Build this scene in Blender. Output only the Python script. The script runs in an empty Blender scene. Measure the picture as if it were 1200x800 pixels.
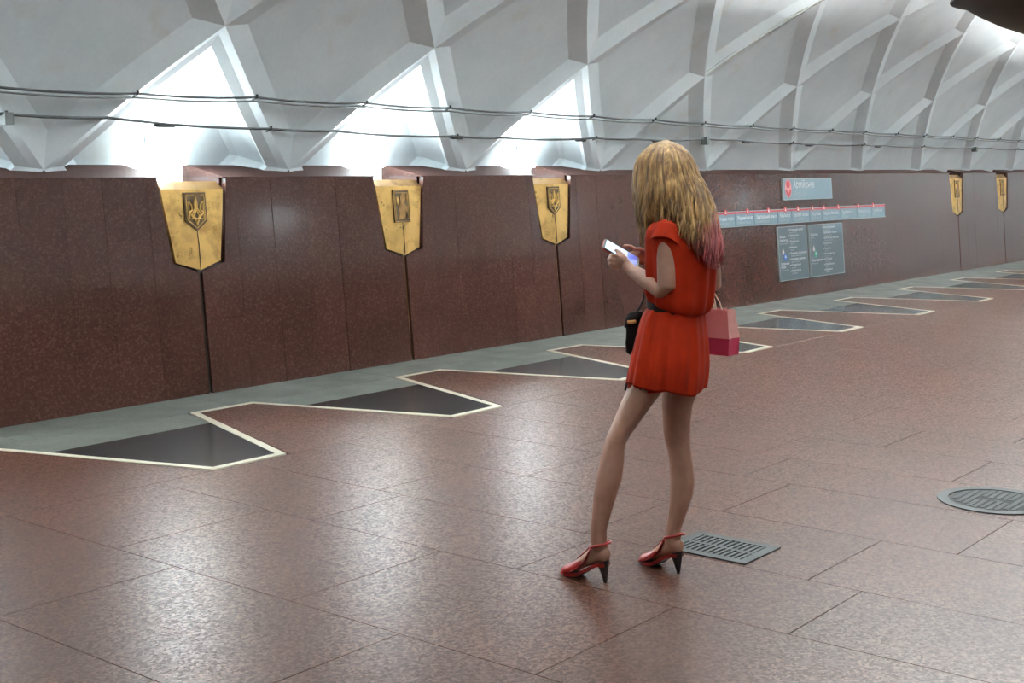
import bpy, bmesh, math, random
from mathutils import Vector, Matrix
import numpy as np

# ------------------------------------------------------------------ camera, world, exposure
scn = bpy.context.scene
COL = scn.collection
cam_d = bpy.data.cameras.new('camera')
cam_d.sensor_width = 36.0
cam_d.lens = 1541.013 / 1200.0 * 36.0
cam_d.clip_end = 200
cam = bpy.data.objects.new('camera', cam_d)
COL.objects.link(cam)
cF = Vector((0.77219145, 0.62227041, -0.12845198))
cX = Vector((0.62732713, -0.7787546, -0.00139588))
cY = Vector((0.10090119, 0.07950352, 0.99171475))
cam.matrix_world = Matrix(((cX.x, cY.x, -cF.x, 0.0), (cX.y, cY.y, -cF.y, 0.0), (cX.z, cY.z, -cF.z, 1.632211), (0, 0, 0, 1)))
scn.camera = cam
world = bpy.data.worlds.new('world')
scn.world = world
world.use_nodes = True
world.node_tree.nodes['Background'].inputs[0].default_value = (0.8, 0.9, 1.0, 1)
world.node_tree.nodes['Background'].inputs[1].default_value = 0.02
scn.view_settings.view_transform = 'Standard'
scn.view_settings.look = 'None'
scn.view_settings.gamma = 1.0
scn.view_settings.use_curve_mapping = False
scn.view_settings.exposure = 0.0
BOWL_ADDED = 165.0       # bowl added out of view to brighten the left vault
BOWL_LIGHT = 300.0      # lamps in the hanging bowls
NICHE_LIGHT = 115.0     # lamps behind the wall shields
GLARE_FLOOD = 580.0    # floods added facing the hall, to throw glare on the floor
NICHE_LIGHT_FAR = 300.0 # the same lamps on the wall opposite

random.seed(7)

# ------------------------------------------------------------------ constants of the hall
YB, BAT = 7.78, 0.095            # foot of the wall and how far it leans back per metre
ZT = 1.592                       # height of the granite wall
PB = 2.186                       # bay width
X0 = 5.007                       # foot of one rib pair
YC, ZC, RV = 3.44, -0.49, 5.13   # axis and radius of the vault
A0, DA = 24.6, 13.08             # angle of the springing and of one row of ribs
XMIN, XMAX = -4.83, 32.33
K0, K1 = -4, 12
def shield_x(n): return X0 + PB * 0.5 + PB * n
SHIELDS = [-1, 0, 1, 2, 7, 8, 9]

# ------------------------------------------------------------------ helpers
def link(o, parent=None):
    COL.objects.link(o)
    if parent is not None:
        o.parent = parent
    return o

def mesh_obj(name, me, mat=None, parent=None):
    o = bpy.data.objects.new(name, me)
    if mat is not None and not me.materials:
        me.materials.append(mat)
    return link(o, parent)

def pyd(name, verts, faces, mat=None, parent=None, smooth=None):
    me = bpy.data.meshes.new(name)
    me.from_pydata([tuple(v) for v in verts], [], faces)
    me.update()
    bm = bmesh.new(); bm.from_mesh(me)
    bmesh.ops.recalc_face_normals(bm, faces=bm.faces)
    bm.to_mesh(me); bm.free()
    if smooth is not None:
        shade(me, smooth)
    return mesh_obj(name, me, mat, parent)

def shade(me, ang):
    for p in me.polygons:
        p.use_smooth = True
    if ang < 179:
        me.set_sharp_from_angle(angle=math.radians(ang))

def empty(name, loc=(0, 0, 0), rz=0.0):
    o = bpy.data.objects.new(name, None)
    o.location = loc
    o.rotation_euler = (0, 0, rz)
    o.empty_display_size = 0.1
    return link(o)

def tag(o, label=None, cat=None, group=None, kind=None):
    if label: o['label'] = label
    if cat: o['category'] = cat
    if group: o['group'] = group
    if kind: o['kind'] = kind
    return o

class MB:
    """collects verts and faces of one mesh"""
    def __init__(s): s.v = []; s.f = []
    def add(s, vs, fs):
        b = len(s.v); s.v += [tuple(v) for v in vs]; s.f += [tuple(i + b for i in f) for f in fs]
        return s
    def box(s, x0, x1, y0, y1, z0, z1):
        vs = [(x, y, z) for z in (z0, z1) for y in (y0, y1) for x in (x0, x1)]
        return s.add(vs, [(0, 2, 3, 1), (4, 5, 7, 6), (0, 1, 5, 4), (2, 6, 7, 3), (0, 4, 6, 2), (1, 3, 7, 5)])
    def prism(s, front, back):
        n = len(front)
        fs = [tuple(range(n)), tuple(range(2 * n - 1, n - 1, -1))]
        fs += [(i, i + n, (i + 1) % n + n, (i + 1) % n) for i in range(n)]
        return s.add(list(front) + list(back), fs)
    def rings(s, rings, cap=True, closed=True):
        n = len(rings[0]); vs = [v for r in rings for v in r]; fs = []
        for i in range(len(rings) - 1):
            for j in range(n if closed else n - 1):
                a, b = i * n + j, i * n + (j + 1) % n
                fs.append((a, b, b + n, a + n))
        if cap and closed:
            fs.append(tuple(range(n - 1, -1, -1))); m = (len(rings) - 1) * n
            fs.append(tuple(range(m, m + n)))
        return s.add(vs, fs)
    def tube(s, pts, rad, n=8, flat=1.0, up=None, cap=True):
        """tube through pts; rad a number or list of (ra, rb) or numbers"""
        pts = [Vector(p) for p in pts]; m = len(pts); rings = []
        prev = None
        for i, p in enumerate(pts):
            t = (pts[min(i + 1, m - 1)] - pts[max(i - 1, 0)])
            t = t.normalized() if t.length > 1e-9 else Vector((0, 0, 1))
            if prev is None:
                u = Vector(up) if up is not None else (Vector((0, 0, 1)) if abs(t.z) < .9 else Vector((1, 0, 0)))
            else:
                u = prev
            u = (u - t * u.dot(t))
            if u.length < 1e-6: u = t.orthogonal()
            u.normalize(); prev = u
            w = t.cross(u)
            r = rad[i] if isinstance(rad, (list, tuple)) else rad
            ra, rb = r if isinstance(r, (list, tuple)) else (r, r * flat)
            rings.append([p + u * (ra * math.cos(2 * math.pi * j / n)) + w * (rb * math.sin(2 * math.pi * j / n)) for j in range(n)])
        return s.rings(rings, cap)
    def ball(s, c, rx, ry, rz, n=14, m=9, rot=None):
        rings = []
        for i in range(m + 1):
            a = -math.pi / 2 + math.pi * i / m
            a = max(-1.52, min(1.52, a))
            ring = []
            for j in range(n):
                b = 2 * math.pi * j / n
                v = Vector((rx * math.cos(a) * math.cos(b), ry * math.cos(a) * math.sin(b), rz * math.sin(a)))
                if rot is not None: v = rot @ v
                ring.append(Vector(c) + v)
            rings.append(ring)
        return s.rings(rings)
    def build(s, name, mat, parent=None, smooth=None):
        return pyd(name, s.v, s.f, mat, parent, smooth)

def bake(o, mods):
    """apply modifiers now, keep one plain mesh"""
    for kind, kw in mods:
        m = o.modifiers.new(kind.lower(), kind)
        for k, v in kw.items(): setattr(m, k, v)
    dg = bpy.context.evaluated_depsgraph_get()
    me = bpy.data.meshes.new_from_object(o.evaluated_get(dg))
    o.modifiers.clear()
    old = o.data; o.data = me
    if not me.materials and old.materials: me.materials.append(old.materials[0])
    for p in me.polygons: p.use_smooth = True
    return o

def smoothstep(a, b, x):
    t = max(0.0, min(1.0, (x - a) / (b - a))); return t * t * (3 - 2 * t)

def interp(tab, x):
    """piecewise linear table of tuples (x, a, b, ..)"""
    if x <= tab[0][0]: return tab[0][1:]
    for p, q in zip(tab, tab[1:]):
        if x <= q[0]:
            t = (x - p[0]) / (q[0] - p[0]); return tuple(a + (b - a) * t for a, b in zip(p[1:], q[1:]))
    return tab[-1][1:]

# ------------------------------------------------------------------ materials
def new_mat(name):
    m = bpy.data.materials.new(name); m.use_nodes = True
    nt = m.node_tree; b = nt.nodes['Principled BSDF']
    return m, nt, b

def nd(nt, typ, **kw):
    n = nt.nodes.new(typ)
    for k, v in kw.items():
        if k in n.inputs.keys(): n.inputs[k].default_value = v
        else: setattr(n, k, v)
    return n

def ramp(nt, src, stops):
    r = nt.nodes.new('ShaderNodeValToRGB')
    el = r.color_ramp.elements
    while len(el) < len(stops): el.new(0.5)
    for e, (p, c) in zip(el, stops):
        e.position = p; e.color = (*c, 1) if len(c) == 3 else c
    nt.links.new(src, r.inputs[0]); return r.outputs[0]

def mixc(nt, a, b, fac, blend='MIX'):
    m = nt.nodes.new('ShaderNodeMix'); m.data_type = 'RGBA'; m.blend_type = blend
    for sock, val in ((m.inputs[0], fac), (m.inputs[6], a), (m.inputs[7], b)):
        if hasattr(val, 'links'): nt.links.new(val, sock)
        elif isinstance(val, (int, float)): sock.default_value = val
        else: sock.default_value = (*val, 1)
    return m.outputs[2]

def geo_pos(nt):
    return nt.nodes.new('ShaderNodeNewGeometry').outputs['Position']

def noise(nt, vec, scale, detail=3, rough=.55):
    n = nd(nt, 'ShaderNodeTexNoise'); n.inputs['Scale'].default_value = scale
    n.inputs['Detail'].default_value = detail; n.inputs['Roughness'].default_value = rough
    if vec is not None: nt.links.new(vec, n.inputs['Vector'])
    return n.outputs['Fac']

def voronoi_col(nt, vec, scale):
    n = nd(nt, 'ShaderNodeTexVoronoi'); n.inputs['Scale'].default_value = scale
    nt.links.new(vec, n.inputs['Vector'])
    s = nt.nodes.new('ShaderNodeSeparateColor'); nt.links.new(n.outputs['Color'], s.inputs[0])
    return s.outputs[0]

def bump(nt, b, h, strength, dist=.01):
    n = nd(nt, 'ShaderNodeBump'); n.inputs['Strength'].default_value = strength; n.inputs['Distance'].default_value = dist
    nt.links.new(h, n.inputs['Height']); nt.links.new(n.outputs[0], b.inputs['Normal'])

def granite(name, dark, mid, light, scale, rough, tint=.25, bumpy=0.0, rvar=.08, spec=.5, grain=0.0):
    m, nt, b = new_mat(name)
    pos = geo_pos(nt)
    v = voronoi_col(nt, pos, scale)
    c = ramp(nt, v, [(0.0, dark), (.35, dark), (.42, mid), (.78, mid), (.86, light), (1, light)])
    v2 = voronoi_col(nt, pos, scale * 2.3)
    c = mixc(nt, c, ramp(nt, v2, [(0, dark), (.5, mid), (1, light)]), .4)
    # each slab a little lighter or darker, with soft clouds in the stone
    oi = nt.nodes.new('ShaderNodeObjectInfo')
    c = mixc(nt, c, ramp(nt, oi.outputs['Random'], [(0, (.72, .68, .66)), (.5, (1, 1, 1)), (1, (1.28, 1.2, 1.15))]), tint * 2, 'MULTIPLY')
    n1 = noise(nt, pos, 1.7, 4)
    c = mixc(nt, c, ramp(nt, n1, [(.3, (.82, .8, .78)), (.7, (1.15, 1.1, 1.08))]), .8, 'MULTIPLY')
    nt.links.new(c, b.inputs['Base Color'])
    n2 = noise(nt, pos, 3.1, 5)
    r = ramp(nt, n2, [(.3, (rough - rvar,) * 3), (.7, (rough + rvar,) * 3)])
    if grain:
        r = mixc(nt, r, ramp(nt, v, [(0, (rough + grain,) * 3), (.4, (rough,) * 3), (1, (rough - grain,) * 3)]), .75)
    nt.links.new(r, b.inputs['Roughness'])
    b.inputs['Specular IOR Level'].default_value = spec
    if bumpy: bump(nt, b, noise(nt, pos, 9, 3), bumpy, .004)
    return m

def plain(name, col, rough=.5, metal=0.0, var=.15, nscale=14, emit=None):
    m, nt, b = new_mat(name)
    pos = geo_pos(nt)
    n = noise(nt, pos, nscale, 4)
    lo = tuple(x * (1 - var) for x in col); hi = tuple(min(1, x * (1 + var)) for x in col)
    nt.links.new(ramp(nt, n, [(.3, lo), (.7, hi)]), b.inputs['Base Color'])
    b.inputs['Roughness'].default_value = rough; b.inputs['Metallic'].default_value = metal
    if emit:
        b.inputs['Emission Color'].default_value = (*emit[:3], 1); b.inputs['Emission Strength'].default_value = emit[3]
    return m

M = {}
M['floor_red'] = granite('red_granite_floor', (.032, .0135, .009), (.074, .027, .016), (.130, .058, .036), 90, .40, .10, 0, .02, .25, .13)
M['wall_red'] = granite('red_granite_wall', (.036, .0155, .0125), (.048, .020, .0155), (.075, .039, .031), 75, .115, .16, .0, .01, .36)
M['ledge'] = granite('dark_ledge_stone', (.030, .013, .011), (.042, .017, .013), (.065, .033, .027), 75, .75, .1, 0, .02, .15)
M['floor_grey'] = granite('grey_stone_border', (.085, .10, .088), (.125, .14, .125), (.18, .20, .18), 110, .40, .12, .03)
M['floor_black'] = granite('black_polished_stone', (.008, .009, .010), (.013, .014, .016), (.03, .032, .035), 120, .2, .1, 0, .01)
M['inlay'] = plain('cream_inlay', (.72, .66, .52), .35, 0, .08, 20)
M['grout'] = plain('dark_grout', (.02, .016, .014), .9)
M['brass'] = None
def brass_mat(name, hi, lo, rough):
    m, nt, b = new_mat(name)
    pos = geo_pos(nt)
    n = noise(nt, pos, 7, 5, .6)
    nt.links.new(ramp(nt, n, [(.25, lo), (.5, hi), (.8, tuple(min(1, x * 1.15) for x in hi))]), b.inputs['Base Color'])
    b.inputs['Metallic'].default_value = .85
    nt.links.new(ramp(nt, noise(nt, pos, 15, 4), [(.3, (rough - .1,) * 3), (.7, (rough + .12,) * 3)]), b.inputs['Roughness'])
    bump(nt, b, noise(nt, pos, 25, 3), .15, .005)
    return m
M['brass'] = brass_mat('worn_brass', (.72, .46, .155), (.32, .18, .052), .36)
M['brass_dark'] = brass_mat('tarnished_brass', (.28, .16, .06), (.10, .055, .022), .45)
M['plaster'] = None
def plaster():
    m, nt, b = new_mat('white_painted_plaster')
    pos = geo_pos(nt)
    n1 = noise(nt, pos, 1.3, 5, .6)
    c = ramp(nt, n1, [(.25, (.60, .67, .70)), (.6, (.71, .775, .80)), (.85, (.76, .80, .81))])
    n2 = noise(nt, pos, 2.2, 3, .5)
    c = mixc(nt, c, (.56, .53, .44), ramp(nt, n2, [(.62, (0, 0, 0)), (.8, (.55, .55, .55))]), 'MIX')
    n3 = noise(nt, pos, 30, 3)
    c = mixc(nt, c, ramp(nt, n3, [(.3, (.95, .95, .95)), (.7, (1.03, 1.03, 1.03))]), .6, 'MULTIPLY')
    nt.links.new(c, b.inputs['Base Color']); b.inputs['Roughness'].default_value = .6
    b.inputs['Specular IOR Level'].default_value = .25
    bump(nt, b, noise(nt, pos, 5, 4), .12, .02)
    return m
M['plaster'] = plaster()
M['cable'] = plain('grey_cable', (.045, .05, .05), .45, .2)
M['cable_pale'] = plain('pale_pipe', (.10, .11, .105), .5, .1)
M['paint_pale'] = plain('cream_old_paint', (.50, .48, .38), .7)
M['crack'] = plain('dark_crack', (.07, .065, .055), .9)
M['black'] = plain('black_metal', (.015, .015, .016), .5)
M['bowl'] = plain('dark_bronze_bowl', (.022, .014, .009), .45, .3, .3, 6)
M['iron'] = plain('cast_iron', (.026, .031, .030), .6, .0, .3, 40)
M['iron_dark'] = plain('dark_slot', (.008, .009, .009), .8)
M['sign'] = plain('sign_blue_grey', (.20, .29, .34), .3, 0, .04)
M['sign_dark'] = plain('sign_slate', (.075, .10, .115), .3, 0, .05)
M['sign_mid'] = plain('sign_slate_light', (.13, .18, .22), .3, 0, .05)
M['sign_edge'] = plain('sign_edge', (.42, .46, .46), .4, .3, .05)
M['white'] = plain('white_print', (.80, .82, .82), .5, 0, .02)
M['print_dim'] = plain('pale_print', (.42, .48, .50), .5, 0, .02)
M['red'] = plain('red_print', (.52, .035, .045), .45, 0, .03)
M['pink_print'] = plain('pink_print', (.75, .32, .33), .5, 0, .03)
M['blue_print'] = plain('blue_print', (.06, .17, .55), .5, 0, .03)
M['green_print'] = plain('green_print', (.05, .36, .22), .5, 0, .03)
def lamp_mat(name, col, s):
    m, nt, b = new_mat(name)
    b.inputs['Base Color'].default_value = (.9, .9, .9, 1)
    b.inputs['Emission Color'].default_value = (*col, 1); b.inputs['Emission Strength'].default_value = s
    return m
M['niche_lamp'] = lamp_mat('niche_lamp_glass', (.80, .96, 1.0), NICHE_LIGHT)
M['glare_flood'] = lamp_mat('added_flood_glass', (.88, .97, 1.0), GLARE_FLOOD)
M['niche_lamp_far'] = lamp_mat('niche_lamp_glass_far', (.85, .96, 1.0), NICHE_LIGHT_FAR)
M['bowl_lamp'] = lamp_mat('bowl_lamp_glass', (1.0, .985, .96), BOWL_LIGHT)
M['added_bowl_lamp'] = lamp_mat('added_bowl_glass', (1.0, .985, .96), BOWL_ADDED)

# ------------------------------------------------------------------ floor
floor = tag(MB().box(XMIN, XMAX, -.9, 8.4, -.25, -.012).build('floor', M['grout']), 'polished red granite floor of the hall with grey border', kind='structure')
mb = MB().box(15.0, XMAX, -.9, 5.728, -.012, 0)
mb.box(XMIN, .95, -.9, 5.728, -.012, 0)
mb.build('far_paving', M['floor_red'], floor)['kind'] = 'stuff'

def slab(poly, mat, name, z1=0.0, z0=-.011, parent=floor, ch=.0015):
    pts = [Vector((p[0], p[1], 0)) for p in poly]
    c = sum(pts, Vector()) / len(pts)
    top = []
    for p in pts:
        d = (c - p); top.append(p + d.normalized() * min(ch * 1.2, d.length * .2))
    n = len(pts)
    vs = [(p.x, p.y, z0) for p in pts] + [(p.x, p.y, z1 - ch) for p in pts] + [(p.x, p.y, z1) for p in top]
    fs = [tuple(range(n - 1, -1, -1)), tuple(range(2 * n, 3 * n))]
    for k in (0, n):
        fs += [(k + i, k + (i + 1) % n, k + n + (i + 1) % n, k + n + i) for i in range(n)]
    return pyd(name, vs, fs, mat, parent)

rows = [.95, 1.72, 2.45, 3.258, 4.117, 4.736, 5.46, 6.18, 6.75, 7.37, 7.98, 8.65, 9.3, 9.96, 10.62, 11.28, 11.94, 12.6, 13.2, 13.8, 14.4, 15.0]
known = {3: [-.2, 1.35, 2.53, 3.72, 4.85], 4: [-.3, .9, 2.06, 3.3, 4.53], 5: [.3, 1.3, 2.29, 3.4, 4.7], 6: [.8, 1.95, 3.1, 4.3], 8: [.3, 1.4, 2.46, 3.6, 4.75]}
rnd = random.Random(3)
g = .002
for i in range(len(rows) - 1):
    a, b = rows[i], rows[i + 1]
    if i in known: cuts = known[i][:]
    else:
        cuts = []; y = -.9 + rnd.uniform(.4, 1.2)
        while y < 5.2:
            cuts.append(y); y += rnd.uniform(.85, 1.35)
    ys = [-.9] + [c for c in cuts if -.7 < c < 5.5] + [5.728]
    for y0, y1 in zip(ys, ys[1:]):
        slab([(a + g, y0 + g), (b - g, y0 + g), (b - g, y1 - g), (a + g, y1 - g)], M['floor_red'], 'floor_slab', 0.0, ch=.0003)

# zigzag border: cream strips, red teeth, black wedges, grey stone up to the wall
YL, YR = 7.262, 5.752
def zz(n): # outer corner points of the zigzag in bay n
    return dict(L=(3.525 + 2 * n, YL), U=(4.033 + 2 * n, YL), R=(3.017 + 2 * n, YR), B=(2.525 + 2 * n, YR))
WS = .052
def strip(p, q, inner):
    """strip along p-q whose width lies on the side of point inner; mitred by the neighbours' overlap"""
    p, q, c = Vector(p), Vector(q), Vector(inner)
    d = (q - p).normalized(); nrm = Vector((-d.y, d.x))
    if (c - p).dot(nrm) < 0: nrm = -nrm
    return p, q, nrm
def offs(poly, w):
    """inset a convex polygon by w (list of 2d points)"""
    n = len(poly); P = [Vector(p) for p in poly]; c = sum(P, Vector((0, 0))) / n; lines = []
    for i in range(n):
        a, b = P[i], P[(i + 1) % n]; d = (b - a).normalized(); nr = Vector((-d.y, d.x))
        if (c - a).dot(nr) < 0: nr = -nr
        lines.append((a + nr * w, d))
    out = []
    for i in range(n):
        (p, r), (q, s) = lines[i - 1], lines[i]
        t = (q - p).cross(s) / r.cross(s) if abs(r.cross(s)) > 1e-9 else 0
        out.append(p + r * t)
    return out
YK = 6.86   # edge between black wedge and grey stone
for n in range(-3, 14):
    z, zn, zp = zz(n), zz(n + 1), zz(n - 1)
    # black wedge field: U(n-1), B, R, L seen from the wall side; the strip lies inside this trapezoid at its lower edge
    def onUB(y): t = (y - YR) / (YL - YR); return (z['B'][0] + (zp['U'][0] - z['B'][0]) * t, y)
    def onRL(y): t = (y - YR) / (YL - YR); return (z['R'][0] + (z['L'][0] - z['R'][0]) * t, y)
    trap = [zp['U'], z['B'], z['R'], z['L']]
    # strips are centred on the zigzag line
    h = WS / 2
    near = 0 <= n <= 9
    def quad(p, q, w=h):
        p, q = Vector(p), Vector(q); d = (q - p).normalized(); nr = Vector((-d.y, d.x)) * w; e = d * w * .0
        return p, q, nr
    def miter_path(pts):
        """one strip piece per segment of the polyline pts[1..-2], mitred"""
        P = [Vector(p) for p in pts]; res = []
        def join(i):
            d0 = (P[i] - P[i - 1]).normalized(); d1 = (P[i + 1] - P[i]).normalized()
            n0 = Vector((-d0.y, d0.x)); n1 = Vector((-d1.y, d1.x)); m = (n0 + n1).normalized()
            return m * (h / max(.3, m.dot(n0)))
        for i in range(1, len(P) - 2):
            a, b = join(i), join(i + 1)
            res.append([P[i] + a, P[i] - a, P[i + 1] - b, P[i + 1] + b])
        return res
    path = [zp['L'], zp['U'], z['B'], z['R'], z['L'], z['U']]
    # keep the outer corners where they are seen: shift the line inwards by half a strip
    def sh(p): return (p[0], p[1] - h) if p[1] > 6.5 else (p[0], p[1] + h)
    path = [sh(p) for p in path]
    for seg in miter_path(path) + miter_path([path[2], path[3], path[4], path[5], sh(zn['B'])])[1:2]:
        slab([(v.x, v.y) for v in seg], M['inlay'], 'inlay_strip', .0008, ch=.0006)
    # red tooth between R->L and U->B(n+1)
    t = WS * .55
    slab([(z['R'][0] + t * 1.1, YR - .02), (zn['B'][0] - t * 1.1, YR - .02), (z['U'][0] - .012, YL - WS), (z['L'][0] + .012, YL - WS)], M['floor_red'], 'red_tooth', -.0002)
    a, b = onUB(YK), onRL(YK)
    slab([(a[0] + t, YK - .001), (z['B'][0] + .022, YR + WS), (z['R'][0] - .022, YR + WS), (b[0] - t, YK - .001)], M['floor_black'], 'black_wedge', -.0002)
    slab([(a[0] + t, YK + .001), (b[0] - t, YK + .001), (z['L'][0] - .035, YL), (zp['U'][0] + .035, YL)], M['floor_grey'], 'grey_wedge', -.0004)
for n in range(-2, 20):
    xa = 1.0 + n * 1.63
    slab([(xa + .0015, YL + .001), (xa + 1.63 - .0015, YL + .001), (xa + 1.63 - .0015, YB + .05), (xa + .0015, YB + .05)], M['floor_grey'], 'border_slab', -.0004)

# ------------------------------------------------------------------ granite wall
def W(x, z, off=0.0):
    """point of the leaning wall face at height z, off metres out into the hall"""
    return Vector((x, YB + BAT * z - off, z + off * BAT))
wall = MB()
wall.prism([(XMIN, YB + .06, 0), (XMIN, 9.2, 0), (XMIN, 9.2, 1.2), (XMIN, YB + .06 + BAT * 1.2, 1.2)],
           [(XMAX, YB + .06, 0), (XMAX, 9.2, 0), (XMAX, 9.2, 1.2), (XMAX, YB + .06 + BAT * 1.2, 1.2)])
NW = .292     # half width of the lamp notch
xs = [XMIN] + [v for n in SHIELDS for v in (shield_x(n) - NW, shield_x(n) + NW)] + [XMAX]
ysl = lambda z: YB + .06 + BAT * z
for a, b in zip(xs[0::2], xs[1::2]):
    sec = [(ysl(1.2), 1.2), (8.9, 1.2), (8.9, 1.69), (8.34, 1.675), (ysl(1.59) , 1.60)]
    wall.prism([(a, y, z) for y, z in sec], [(b, y, z) for y, z in sec])
wall_o = tag(wall.build('wall_left', M['wall_red']), 'dark red granite wall leaning back, with brass shields', kind='structure')
# backs of the notches
for n in SHIELDS:
    MB().box(shield_x(n) - NW, shield_x(n) + NW, 8.42, 8.9, 1.2, 1.68).build('notch_back', M['plaster'], wall_o)

def notch_half(z):
    """half width of the opening a shield sits in"""
    if z < .895: return .018
    if z < .965: return .018 + (.235 - .018) * (z - .895) / .07
    return .235 + (.312 - .235) * (z - .965) / (ZT - .965)
rnd = random.Random(11)
def wall_slab(poly, th=.05, proud=0.0):
    fr = [W(x, z, proud) for x, z in poly]; bk = [W(x, z, -th) for x, z in poly]
    MB().prism(fr, bk).build('wall_slab', M['wall_red'], wall_o)
gx = .0008
for n in range(-4, 12):
    xa, xb = shield_x(n), shield_x(n + 1)
    if xa < -1.5 or xa > 27: 
        wall_slab([(xa, 0), (xb, 0), (xb, ZT), (xa, ZT)]); continue
    left_s, right_s = n in SHIELDS, (n + 1) in SHIELDS
    m = 6
    cols = [xa] + [xa + .385 + (PB - .77) * j / (m - 2) + rnd.uniform(-.03, .03) for j in range(m - 1)] + [xb]
    far = xa > 13
    for j in range(m):
        a, b = cols[j] + gx, cols[j + 1] - gx
        ncut = 1 if (not far or rnd.random() < .6) else 0
        cuts = sorted(rnd.choice([.28, .42, .55, .72, .86, 1.0, 1.14, 1.25]) + rnd.uniform(-.03, .03) for _ in range(ncut))
        zs = [0.0] + cuts + [ZT]
        pr = rnd.uniform(-.0012, .0012)
        for z0, z1 in zip(zs, zs[1:]):
            z0 += gx * .6; z1 -= gx * .6
            brk = [z for z in (.895, .965) if z0 < z < z1]
            lv = [z0] + brk + [z1]
            if j == 0 and left_s:
                poly = [(b, z0), (b, z1)] + [(xa + notch_half(z), z) for z in reversed(lv)]
            elif j == m - 1 and right_s:
                poly = [(a, z1), (a, z0)] + [(xb - notch_half(z), z) for z in lv]
            else:
                poly = [(a, z0), (b, z0), (b, z1), (a, z1)]
            wall_slab(poly, proud=pr)
# ledge stones on top of the wall
for n in range(-4, 12):
    xa, xb = shield_x(n), shield_x(n + 1)
    a = xa + (NW - .006 if n in SHIELDS else .002); b = xb - (NW - .006 if (n + 1) in SHIELDS else .002)
    f0 = W(0, ZT + .001, .001)
    sec = [(f0.y, f0.z), (8.36, 1.682), (8.36, 1.60), (f0.y + .002, ZT - .006)]
    MB().prism([(a, y, z) for y, z in sec], [(b, y, z) for y, z in sec]).build('ledge_stone', M['ledge'], wall_o)

# ------------------------------------------------------------------ vault of diamond coffers
vault = tag(MB().box(XMIN, XMAX, YC - .3, YC + .3, ZC + RV + .35, ZC + RV + .5).build('ceiling', M['plaster']), 'white plaster barrel vault of diamond coffers between crossing ribs', kind='structure')
def vpt(x, lev, dep):
    th = math.radians(A0 + DA * lev); r = RV + dep
    return (x, YC + r * math.cos(th), ZC + r * math.sin(th))
def coffer_mesh(name, lev, prof, clip=None, n=6):
    """prof: list of (scale, depth) rings of one diamond from its ribs inwards; x in bays, l in rows"""
    vs, fs = [], []
    def ring(s, d):
        b = len(vs)
        for q in range(4):
            ax, al = [(0, -1), (.5, 0), (0, 1), (-.5, 0)][q]; bx, bl = [(.5, 0), (0, 1), (-.5, 0), (0, -1)][q]
            for i in range(n):
                t = i / n
                vs.append(((ax + (bx - ax) * t) * s, (al + (bl - al) * t) * s, d))
        return b
    bs = [ring(s, d) for s, d in prof]
    for p, q in zip(bs, bs[1:]):
        for i in range(4 * n):
            j = (i + 1) % (4 * n)
            fs.append((p + i, p + j, q + j, q + i))
    c = len(vs); vs.append((0, 0, prof[-1][1]))
    b = bs[-1]
    fs += [(b + i, b + (i + 1) % (4 * n), c) for i in range(4 * n)]
    me = bpy.data.meshes.new(name); me.from_pydata(vs, [], fs)
    bm = bmesh.new(); bm.from_mesh(me)
    if clip is not None:
        bmesh.ops.bisect_plane(bm, geom=bm.verts[:] + bm.edges[:] + bm.faces[:], plane_co=(0, clip[0], 0), plane_no=(0, clip[1], 0), clear_outer=True)
    for v in bm.verts:
        v.co = vpt(v.co.x * PB, lev + v.co.y, v.co.z)
    bmesh.ops.recalc_face_normals(bm, faces=bm.faces)
    bm.to_mesh(me); bm.free(); me.update()
    shade(me, 8)
    me.materials.append(M['plaster'])
    return me
H1 = .062
pan = [(1, 0), (.775, H1), (.55, H1 + .004), (.3, H1 + .006)]
niche = [(1, 0), (.93, .03), (.83, .055), (.85, .12), (.72, .27), (.66, .30), (.40, .31), (.2, .31)]
cof = {l: coffer_mesh('coffer', l, pan) for l in range(1, 10)}
half_l = coffer_mesh('half_coffer', 0, pan, (-.16, -1))
half_r = coffer_mesh('half_coffer', 10, pan, (.16, 1))
nich_l = coffer_mesh('niche', 0, niche, (-.16, -1))
nich_r = coffer_mesh('niche', 10, niche, (.16, 1))
LIT = [-1, 0, 1, 2]
for l in range(1, 10):
    for k in range(K0, K1 + 1):
        x = X0 + PB * k + (0 if l % 2 else PB / 2)
        o = mesh_obj('coffer', cof[l], None, vault); o.location.x = x
for k in range(K0, K1 + 1):
    x = X0 + PB * k + PB / 2
    o = mesh_obj('niche' if k in LIT else 'half_coffer', nich_l if k in LIT else half_l, None, vault); o.location.x = x
    o = mesh_obj('half_coffer', half_r, None, vault); o.location.x = x
# peeling paint along one rib
rp = random.Random(5)
for j in range(16):
    col = M['paint_pale'] if j % 3 else M['crack']
    t0 = rp.uniform(0, .9); ln = rp.uniform(.08, .3)
    lv0 = .98 + 1.02 * t0; lv1 = min(2.15, lv0 + ln)
    off = rp.uniform(-.06, .02)
    pts = []
    for i in range(6):
        lv = lv0 + (lv1 - lv0) * i / 5
        x = X0 + 3 * PB + (lv - 0) * PB / 2 + off + rp.uniform(-.008, .008)
        dd = max(0, (-off) * .34)
        pts.append(vpt(x, lv, min(H1, dd) - .006))
    MB().tube(pts, [(.002, .010 * (1 - abs(i / 2.5 - 1)) + .002) for i in range(6)], 6).build('paint_flake', col, vault)

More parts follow.
